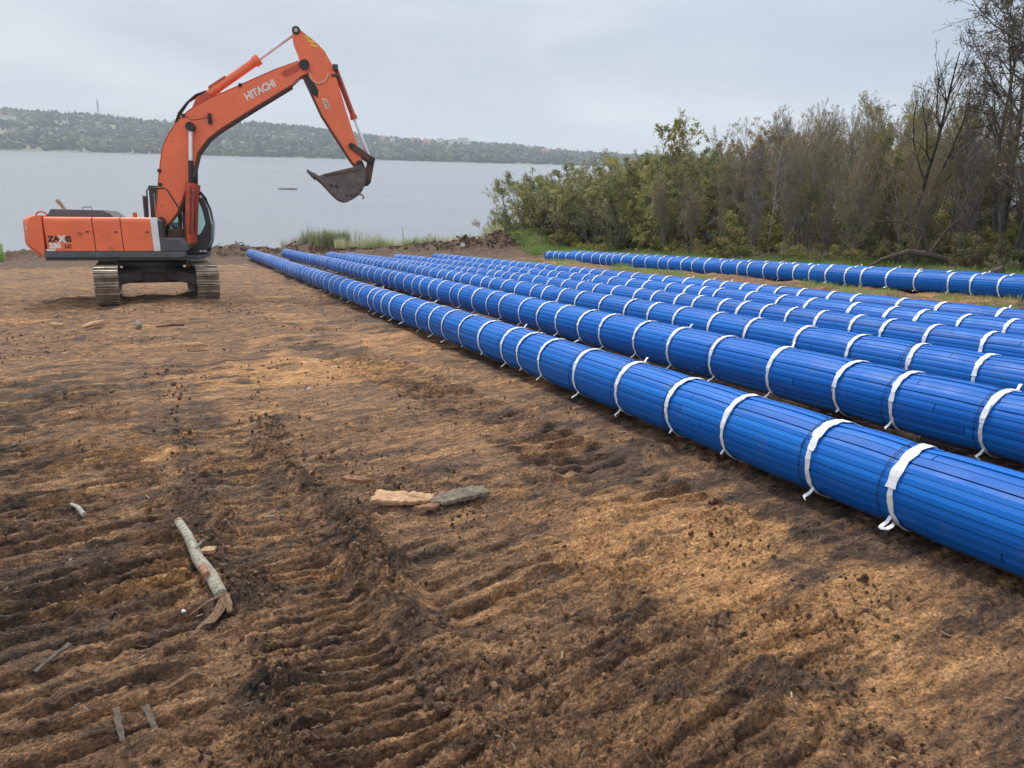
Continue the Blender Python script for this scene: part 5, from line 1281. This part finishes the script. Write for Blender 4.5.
# ------------------------------------------------------------------ grass, reeds, weeds
def blades(name, mats, n, sampler, hr, wd, seed, lean=.35):
    g = np.random.default_rng(seed)
    x, y = sampler(g, n); n = len(x)
    z = np.maximum(ground_z(x, y), WATER - .1); n = len(x)
    h = g.uniform(*hr, n); az = g.uniform(0, 2 * PI, n); ln = g.uniform(0, lean, n) * h; az2 = g.uniform(0, 2 * PI, n)
    wx = np.cos(az2) * wd * .5; wy = np.sin(az2) * wd * .5
    b0 = np.stack([x - wx, y - wy, z - .03], -1); b1 = np.stack([x + wx, y + wy, z - .03], -1)
    mx_ = x + np.cos(az) * ln * .35; my_ = y + np.sin(az) * ln * .35
    c0 = np.stack([mx_ - wx * .7, my_ - wy * .7, z + h * .6], -1); c1 = np.stack([mx_ + wx * .7, my_ + wy * .7, z + h * .6], -1)
    tx = x + np.cos(az) * ln; ty = y + np.sin(az) * ln
    d0 = np.stack([tx, ty, z + h], -1); d1 = np.stack([tx + wx * .2, ty + wy * .2, z + h], -1)
    V = np.stack([b0, b1, c0, c1, d0, d1], 1).reshape(-1, 3); k = np.arange(n)[:, None] * 6
    Fq = np.vstack([k + [0, 1, 3, 2], k + [2, 3, 5, 4]])
    cl_ = np.clip(.45 + .5 * fbm(x, y, .5, 2, seed) + g.normal(0, .18, n), 0, 1)
    return link(name, mesh_np(name, V, Fq, False, {'var': np.repeat(cl_, 6)}), mats)
def wood_edge(g, n):
    p = g.uniform(21.9, 30, n) ; y = g.uniform(12, 60, n); x = p - .442 * y
    k = (fbm(x, y, .35, 2, 301) > -.35) & (p > 22.0 + .9 * fbm(x, y, .5, 2, 303)); k &= ~((y > 49) & (x < -2))
    return x[k], y[k]
tag(blades('grass', M['grass'], 150000, wood_edge, (.10, .42), .022, 51), 'green grass along the foot of the wood', 'grass', kind='stuff')
def gap_grass(g, n):
    y = g.uniform(16, 40, n); p = g.uniform(15.2, 19.7, n); x = p - .442 * y
    k = (fbm(x, y, .45, 2, 307) > .12) & (p > 18.2 - 2.5 * g.uniform(0, 1, n) ** 2)
    return x[k], y[k]
tag(blades('sparse_grass', M['grass'], 26000, gap_grass, (.03, .12), .014, 52), 'thin trampled grass between the close pipe rows and the far pair', 'grass', kind='stuff')
def bank(px0, px1, y0, y1, nz=-.3):
    def f(g, n):
        px = g.uniform(px0, px1, n); y = g.uniform(y0, y1, n); x = grounds_np(px, y)
        k = fbm(x, y, .45, 2, 311) > nz
        return x[k], y[k]
    return f
tag(blades('reeds', M['reed'], 14000, bank(289, 354, 53.2, 57.5, -.35), (.5, 1.5), .035, 53, .15), 'pale green reeds growing on the bank beyond the pipe ends', 'reeds', kind='stuff')
tag(blades('dry_reeds', M['reed_dry'], 520, bank(350, 385, 56.0, 58.5, -.9), (1.6, 2.9), .045, 54, .12), 'tall thin dry reeds standing in the shallows', 'reeds', kind='stuff')
tag(blades('bank_grass', M['reed'], 16000, bank(340, 500, 51.8, 55.5, -.25), (.25, .8), .03, 55, .3), 'low yellow green grass on the lake bank', 'grass', kind='stuff')
tag(blades('far_bank_grass', M['grass'], 9000, bank(-60, 24, 52, 56, -.5), (.2, .8), .04, 56, .3), 'green grass on the bank behind the tail of the excavator', 'grass', kind='stuff')
tag(blades('pale_weeds', M['reed_dry'], 2600, bank(452, 500, 55.5, 59.5, -.8), (.4, 1.3), .035, 58, .4), 'pale dead weeds around the driftwood', 'weeds', kind='stuff')
def wood_weed(g, n):
    p = g.uniform(23.6, 27, n); y = g.uniform(13, 58, n); x = p - .442 * y
    k = (fbm(x, y, .3, 2, 313) > -.05)
    return x[k], y[k]
tag(blades('dead_weeds', M['weed'], 11000, wood_weed, (.12, .5), .014, 57, .4), 'brown dead weeds standing at the edge of the wood', 'weeds', kind='stuff')

# ------------------------------------------------------------------ clods, chips, twigs
def bank_debris():
    g = np.random.default_rng(71); n = 2600
    px = g.uniform(60, 560, n); y = g.uniform(49.5, 55, n); x = grounds_np(px, y)
    pr = np.exp(-((x + 1.0) / 4.5) ** 2) + .35 * (y > 51); k = (g.uniform(0, 1, n) < pr) & (x + .442 * y < 23); x, y = x[k], y[k]; n = len(x)
    z = ground_z(x, y); mb = MB()
    for i in range(n):
        l = g.uniform(.12, .7); a = g.uniform(0, PI); t = g.normal(0, .35); w_ = g.uniform(.012, .06)
        dx, dy = math.cos(a) * l / 2, math.sin(a) * l / 2
        mb.tube([(x[i] - dx, y[i] - dy, z[i] + .02 - t * l / 2), (x[i] + .05, y[i], z[i] + .06), (x[i] + dx, y[i] + dy, z[i] + .03 + t * l / 2)], [w_, w_ * 1.3, w_ * .6], 4, 0, False)
    o = mb.build('bank_debris', mat('peaty_debris', (0.05, 0.035, 0.026), (0.16, 0.085, 0.05), .9, scale=1.5)); tag(o, 'dark peaty lumps and broken roots heaped along the bank', 'debris', kind='stuff')
bank_debris()
def clods():
    import bmesh
    bm = bmesh.new(); bmesh.ops.create_icosphere(bm, subdivisions=2, radius=1)
    bv = np.array([v.co[:] for v in bm.verts]); bf = np.array([[v.index for v in f.verts] for f in bm.faces]); bm.free()
    g = np.random.default_rng(61); n = 52000
    r = 1.6 + 26 * g.uniform(0, 1, n) ** 1.7; a = g.uniform(-R(46), R(44), n); x = np.sin(a) * r; y = np.cos(a) * r
    dA, _ = polydist(x, y, RIM_A); dB, _ = polydist(x, y, RIM_B)
    den = .05 + 1.0 * np.exp(-(dA / .20) ** 2) + .8 * np.exp(-(dB / .18) ** 2) + .7 * np.clip(fbm(x, y, .8, 3, 401) - .12, 0, 1) * 2
    p = x + .442 * y
    k = (g.uniform(0, 1, n) < den * np.where((dA < .4) & ((y > 8) | (y < 3.8)), .35, 1)) & (p < 4.3); x, y, r = x[k], y[k], r[k]; n = len(x); den = den[k]
    s = .0030 + .0085 * g.uniform(0, 1, n) ** 3 * (1 + .8 * den) + .0003 * r
    big = g.uniform(0, 1, n) < .015; s = np.where(big, s * 2.0, s)
    z = ground_z(x, y) + s * .15
    q = g.normal(size=(n, 1, 3)) ; nn = 1 + .30 * np.sin(bv[None] @ g.normal(size=(n, 3, 3)) * 1.6 + q).sum(-1, keepdims=True) * .5
    sc = s[:, None, None] * g.uniform(.6, 1.3, (n, 1, 3))
    V = bv[None] * nn * sc + np.stack([x, y, z], -1)[:, None]
    Fq = (bf[None] + (np.arange(n) * len(bv))[:, None, None]).reshape(-1, 3)
    var = np.repeat(g.uniform(.1, 1, n), len(bv))
    o = link('soil_clods', mesh_np('soil_clods', V.reshape(-1, 3), Fq, False, {'var': var}), M['clod'])
    tag(o, 'loose crumbs and clods of brown earth over the track', 'soil clods', kind='stuff')
    n = 1500; r = 1.8 + 13 * g.uniform(0, 1, n) ** 1.5; a = g.uniform(-R(46), R(44), n); x = np.sin(a) * r; y = np.cos(a) * r
    k = (x + .442 * y < 4.3) & (g.uniform(0, 1, n) < .3 + 1.0 * np.clip(fbm(x, y, .6, 2, 407) + .1, 0, 1)); x, y = x[k], y[k]; n = len(x)
    L_ = .03 + .12 * g.uniform(0, 1, n) ** 2; t = g.uniform(0, 2 * PI, n); cv_ = g.normal(0, .5, n); pts = []
    for q in range(5):
        tt = t + cv_ * q; x = x + np.cos(tt) * L_ / 4; y = y + np.sin(tt) * L_ / 4
        pts.append(np.stack([x, y, ground_z(x, y) + .003 + .006 * math.sin(q * .8)], -1))
    Pt = np.stack(pts, 1); Rt = (g.uniform(.0008, .0026, n)[:, None] * np.array([.8, 1, 1, .8, .4])[None])
    Vr, Fr = tubes_np(Pt, Rt, 4)
    o = link('fine_roots', mesh_np('fine_roots', Vr, Fr, True), mat('torn_roots', (.20, .135, .085), (.07, .05, .035), .9, scale=3)); tag(o, 'thin torn roots and stalks strewn over the earth', 'roots', kind='stuff')
    # wood chips and straw
    n = 2600; r = 1.7 + 22 * g.uniform(0, 1, n) ** 1.6; a = g.uniform(-R(46), R(44), n); x = np.sin(a) * r; y = np.cos(a) * r
    k = (x + .442 * y < 4.3) & (g.uniform(0, 1, n) < .35 + .9 * np.clip(fbm(x, y, .5, 2, 403) + .2, 0, 1)); x, y, r = x[k], y[k], r[k]; n = len(x)
    l = (.008 + .045 * g.uniform(0, 1, n) ** 2.5) * (1 + r * .03); wdt = l * g.uniform(.05, .2, n) + .0008; t = g.uniform(0, PI, n)
    z = ground_z(x, y) + .004; dx, dy = np.cos(t), np.sin(t); tz = g.normal(0, .22, n)
    z2 = z
    def pt(u, v, h): return np.stack([x + dx * l * u - dy * wdt * v, y + dy * l * u + dx * wdt * v, z2 + tz * l * u + h], -1)
    V = np.stack([pt(-.5, -.5, 0), pt(.5, -.5, 0), pt(.5, .5, 0), pt(-.5, .5, 0), pt(-.5, -.5, .003), pt(.5, -.5, .003), pt(.5, .5, .003), pt(-.5, .5, .003)], 1).reshape(-1, 3)
    k8 = np.arange(n)[:, None] * 8
    Fq = np.vstack([k8 + f for f in ([4, 5, 6, 7], [0, 1, 5, 4], [1, 2, 6, 5], [2, 3, 7, 6], [3, 0, 4, 7])])
    m, nt, b = new_mat('wood_chips'); at_ = N(nt, 'ShaderNodeAttribute'); at_.attribute_name = 'var'
    rr = ramp(nt, at_.outputs['Fac'], [(0, (.08, .055, .038)), (.6, (.20, .14, .09)), (.92, (.33, .24, .15)), (1, (.46, .37, .26))]); nt.links.new(rr.outputs['Color'], b.inputs['Base Color']); b.inputs['Roughness'].default_value = .8
    o = link('wood_chips', mesh_np('wood_chips', V, Fq, False, {'var': np.repeat(g.uniform(0, 1, n), 8)}), m)
    tag(o, 'scattered pale wood chips and straw on the earth', 'wood chips', kind='stuff')
clods()

# ------------------------------------------------------------------ single pieces of wood
def lump_tube(pts, rad, seed, k=14, amp=.12, sub=6):
    """irregular round piece: ring radii jittered with noise"""
    P = [Vector(p) for p in pts]; out = []; rr = []
    for i in range(len(P) - 1):
        for j in range(sub):
            t = j / sub; out.append(P[i].lerp(P[i + 1], t)); rr.append(rad[i] * (1 - t) + rad[i + 1] * t)
    out.append(P[-1]); rr.append(rad[-1])
    b = MB(); b.tube(out, rr, k)
    g = random.Random(seed); ph = [g.uniform(0, 6) for _ in range(6)]
    nv = []
    for q, v in enumerate(b.v):
        i = min(q // k, len(out) - 1) if q < len(out) * k else (0 if q < len(out) * k + k else len(out) - 1)
        j = q % k; c = out[i]; f = 1 + amp * (math.sin(j * 2 * PI / k * 2 + ph[0] + i * .25) * .6 + math.sin(j * 2 * PI / k * 3 + ph[1] - i * .4) * .5 + math.sin(i * .45 + ph[2]) * .4)
        nv.append(tuple(c + (Vector(v) - c) * f))
    b.v = nv
    return b
def g3(x, y, dz=0): return (x, y, gzf(x, y) + dz)
def slab(name, poly, th, mtop, seed, loc, rz=0, tilt=(0, 0), mats=None):
    """torn flat piece of wood: uneven outline, thickness and surface"""
    g = random.Random(seed); pts = []
    n = len(poly)
    for i in range(n):
        a, b_ = poly[i], poly[(i + 1) % n]
        for j in range(8):
            t = j / 8; e_ = max(abs(q) for p in poly for q in p) * .040; pts.append((a[0] * (1 - t) + b_[0] * t + g.uniform(-e_, e_), a[1] * (1 - t) + b_[1] * t + g.uniform(-e_, e_)))
    cx_ = sum(p[0] for p in pts) / len(pts); cy_ = sum(p[1] for p in pts) / len(pts); k = len(pts)
    b = MB(); vs = []
    rings = [(1.0, -th), (1.03, th * .3), (.97, th * .9), (.6, th * 1.0), (.3, th * 1.1)]
    for rr, zz in rings:
        for p in pts: vs.append((cx_ + (p[0] - cx_) * rr, cy_ + (p[1] - cy_) * rr, zz + g.uniform(-.16, .16) * th + .10 * th * math.sin(p[1] * 90 + p[0] * 9)))
    vs.append((cx_, cy_, th * 1.2))
    fs = [(i * k + j, i * k + (j + 1) % k, (i + 1) * k + (j + 1) % k, (i + 1) * k + j) for i in range(4) for j in range(k)] + [(4 * k + j, 4 * k + (j + 1) % k, 5 * k) for j in range(k)]
    b.add(vs, fs)
    o = b.build(name, mtop); o.location = loc; o.rotation_euler = (tilt[0], tilt[1], rz)
    return o
# the grey branch with a splintered end
br = lump_tube([g3(-2.260, 4.720, .055), g3(-2.070, 4.430, .065), g3(-1.870, 4.100, .06), g3(-1.690, 3.860, .055), g3(-1.570, 3.680, .05)], [.024, .031, .036, .037, .032], 3).build('broken_branch', M['log'])
tag(br, 'grey green barked broken branch with a splintered orange end, lying in the ruts', 'branch')
sp = MB(); e = Vector(g3(-1.550, 3.650, .045))
def gsp(a, b, c): return Vector((e.x + a, e.y + b, gzf(e.x + a, e.y + b) + .016 + c))
sp.tube([e + Vector((0, .04, 0)), gsp(-.008, -.06, .022), gsp(-.022, -.15, .012), gsp(-.03, -.24, .006), gsp(-.045, -.34, 0)], [.030, .026, .020, .011, .003], 4, 0, False)
sp.tube([e + Vector((.01, .03, 0)), gsp(.014, -.07, .024), gsp(.0, -.15, .014), gsp(-.012, -.21, .004)], [.020, .020, .012, .003], 4, 0, False)
sp.tube([e + Vector((0, .02, .01)), gsp(-.07, -.01, .018), gsp(-.17, -.045, .006)], [.012, .010, .004], 4, 0, False)
sp.tube([e + Vector((.01, .01, 0)), gsp(.045, -.03, .02), gsp(.06, -.075, .012)], [.022, .020, .012], 5, 0, False)
sp.build('splinters', M['splinter'], br)
wp = MB().tube([(-1.770, 3.925, gzf(-1.770, 3.925) + .083), (-1.710, 3.835, gzf(-1.710, 3.835) + .075)], .022, 7).build('bare_wood_patch', M['wood_red'], br)
MB().tube([g3(-2.265, 4.740, .058), g3(-2.260, 4.720, .058)], [.022, .031], 10).build('broken_end', M['wood'], br)
MB().tube([(-1.920, 4.170, gzf(-1.920, 4.170) + .08), (-1.87, 4.20, gzf(-1.87, 4.20) + .125)], [.014, .006], 6).build('knot_stub', M['log'], br)
tag(slab('wood_slab', [(-.24, -.06), (-.20, .075), (-.05, .06), (.08, .075), (.23, .045), (.20, -.03), (.02, -.055)], .018, M['wood'], 5, g3(-.78, 5.16, .035), .05, (.22, .05)), 'pale orange slab of torn wood touching the grey bark slab', 'wood slab')
tag(slab('bark_slab', [(-.23, -.07), (-.15, .04), (.05, .10), (.19, .11), (.22, .03), (.04, -.03), (-.13, -.08)], .018, M['greybark'], 6, g3(-.36, 5.22, .045), .15, (.2, .0)), 'curved grey bark slab beside the pale orange wood', 'bark slab')
tag(slab('bark_piece', [(-.11, -.02), (-.08, .03), (.05, .03), (.12, .0), (.04, -.03)], .014, M['wood_red'], 7, g3(-1.26, 5.72, .03), -.2, (.15, 0)), 'small red brown bark strip above the pale wood slab', 'bark piece')
tag(slab('wood_chunk', [(-.05, -.02), (.0, .03), (.06, .02), (.05, -.03)], .012, M['wood'], 8, g3(-1.88, 4.24, .03), .3), 'small yellow wood chip beside the broken branch', 'wood chunk')
tag(slab('wood_chunk', [(-.09, -.02), (.02, .03), (.10, .02), (.05, -.03)], .012, M['wood_red'], 9, g3(-.60, 5.03, .03), .1), 'small crumbled reddish chip under the joint of the two slabs', 'wood chunk')
st_ = lump_tube([g3(-3.30, 5.22, .02), g3(-3.18, 5.10, .035), g3(-3.08, 5.0, .03)], [.012, .016, .018], 12, 10).build('short_stick', M['drift']); tag(st_, 'short pale stick lying alone in the dark ruts', 'stick')
tag(slab('wood_block', [(-.14, -.05), (-.14, .04), (.13, .05), (.15, -.03)], .03, M['wood'], 13, g3(-9.85, 16.0, .06), -.1, (.2, 0)), 'flat block of pale wood, nearest to the edge of the open ground below the tail', 'wood block', 'torn wood by the excavator')
ob = lump_tube([g3(-9.36, 16.1, .03), g3(-9.26, 16.3, .07), g3(-9.02, 16.36, .08)], [.035, .06, .045], 14).build('wood_chunk', M['wood']); tag(ob, 'bent orange chunk of torn wood below the excavator tracks', 'wood chunk', 'torn wood by the excavator')
ob = lump_tube([g3(-8.20, 16.2, .10), g3(-8.05, 15.95, .08), g3(-7.97, 15.82, .03)], [.035, .06, .045], 15).build('wood_chunk', M['bark_grey']); tag(ob, 'stubby grey brown chunk tilted in the mud below the tracks', 'wood chunk', 'torn wood by the excavator')
ob = lump_tube([g3(-7.65, 15.9, .03), g3(-7.3, 16.0, .04), g3(-7.05, 15.9, .03)], [.02, .03, .02], 16).build('wood_strip', M['rust']); tag(ob, 'dark rotten strip of wood beside the grey brown chunk', 'wood strip', 'torn wood by the excavator')
ob = slab('curved_bark', [(-.20, -.02), (-.12, .06), (.04, .07), (.20, .0), (.06, .0), (-.08, -.03)], .03, M['wood'], 17, g3(-5.55, 12.9, .05), .0, (.2, 0)); tag(ob, 'curved pale bark piece alone in the middle of the dirt', 'bark piece', 'torn wood by the excavator')
tw = [((-1.55, 2.75), (-1.43, 2.60)), ((-1.66, 2.72), (-1.52, 2.50)), ((-2.15, 3.25), (-2.22, 3.02))]
for i, ((x0, y0), (x1, y1)) in enumerate(tw):
    o = slab('wood_sliver', [(-.10, -.012), (-.10, .015), (.10, .012), (.095, -.01)], .005, M['sliver'], 30 + i, g3((x0 + x1) / 2, (y0 + y1) / 2, .02), math.atan2(y1 - y0, x1 - x0), (0, .1))
    tag(o, ('broad grey wood sliver lying beside a second one low in the ruts', 'grey wood sliver under the broad one, dirtier and lower', 'thin weathered sliver lying alone above the paired slivers')[i], 'wood sliver', 'wood slivers in the ruts')
def stone(x, y, s, label, seed, c=(.42, .38, .33)):
    zb = gzf(x, y) + s * .2
    b = lump_tube([(x - s, y, zb), (x - s * .4, y, zb + s * .2), (x + s * .4, y + s * .1, zb + s * .2), (x + s, y, zb)], [s * .2, s * .75, s * .7, s * .2], seed, 10, .15, 2)
    tag(b.build('stone', mat('stone', c, tuple(q * .75 for q in c), .8, scale=30)), label, 'stone', 'stones in the dirt')
stone(-1.75, 3.60, .014, 'small white pebble left of the splintered branch end', 3, (.7, .68, .62))
stone(-4.9, 7.0, .02, 'small pale pebble on the wide ochre dirt', 6, (.6, .55, .5))
stone(-2.6, 9.3, .035, 'light pebble on the middle of the dirt track', 7, (.6, .55, .5))

# ------------------------------------------------------------------ haze
def haze():
    m = bpy.data.materials.new('lake_haze'); m.use_nodes = True; nt = m.node_tree
    nt.nodes.remove(nt.nodes['Principled BSDF'])
    v = nt.nodes.new('ShaderNodeVolumePrincipled'); v.inputs['Color'].default_value = (.88, .94, 1, 1); v.inputs['Density'].default_value = .00017; v.inputs['Anisotropy'].default_value = .0
    nt.links.new(v.outputs[0], nt.nodes['Material Output'].inputs['Volume'])
    o = MB().box(-9600, 9600, -9500, 9700, -30, 175).build('haze', m); tag(o, 'thin grey haze over the lake and the far hills', 'haze', kind='stuff')
haze()
scene.cycles.volume_bounces = 1
scene.cycles.max_bounces = 8
scene.cycles.transparent_max_bounces = 16
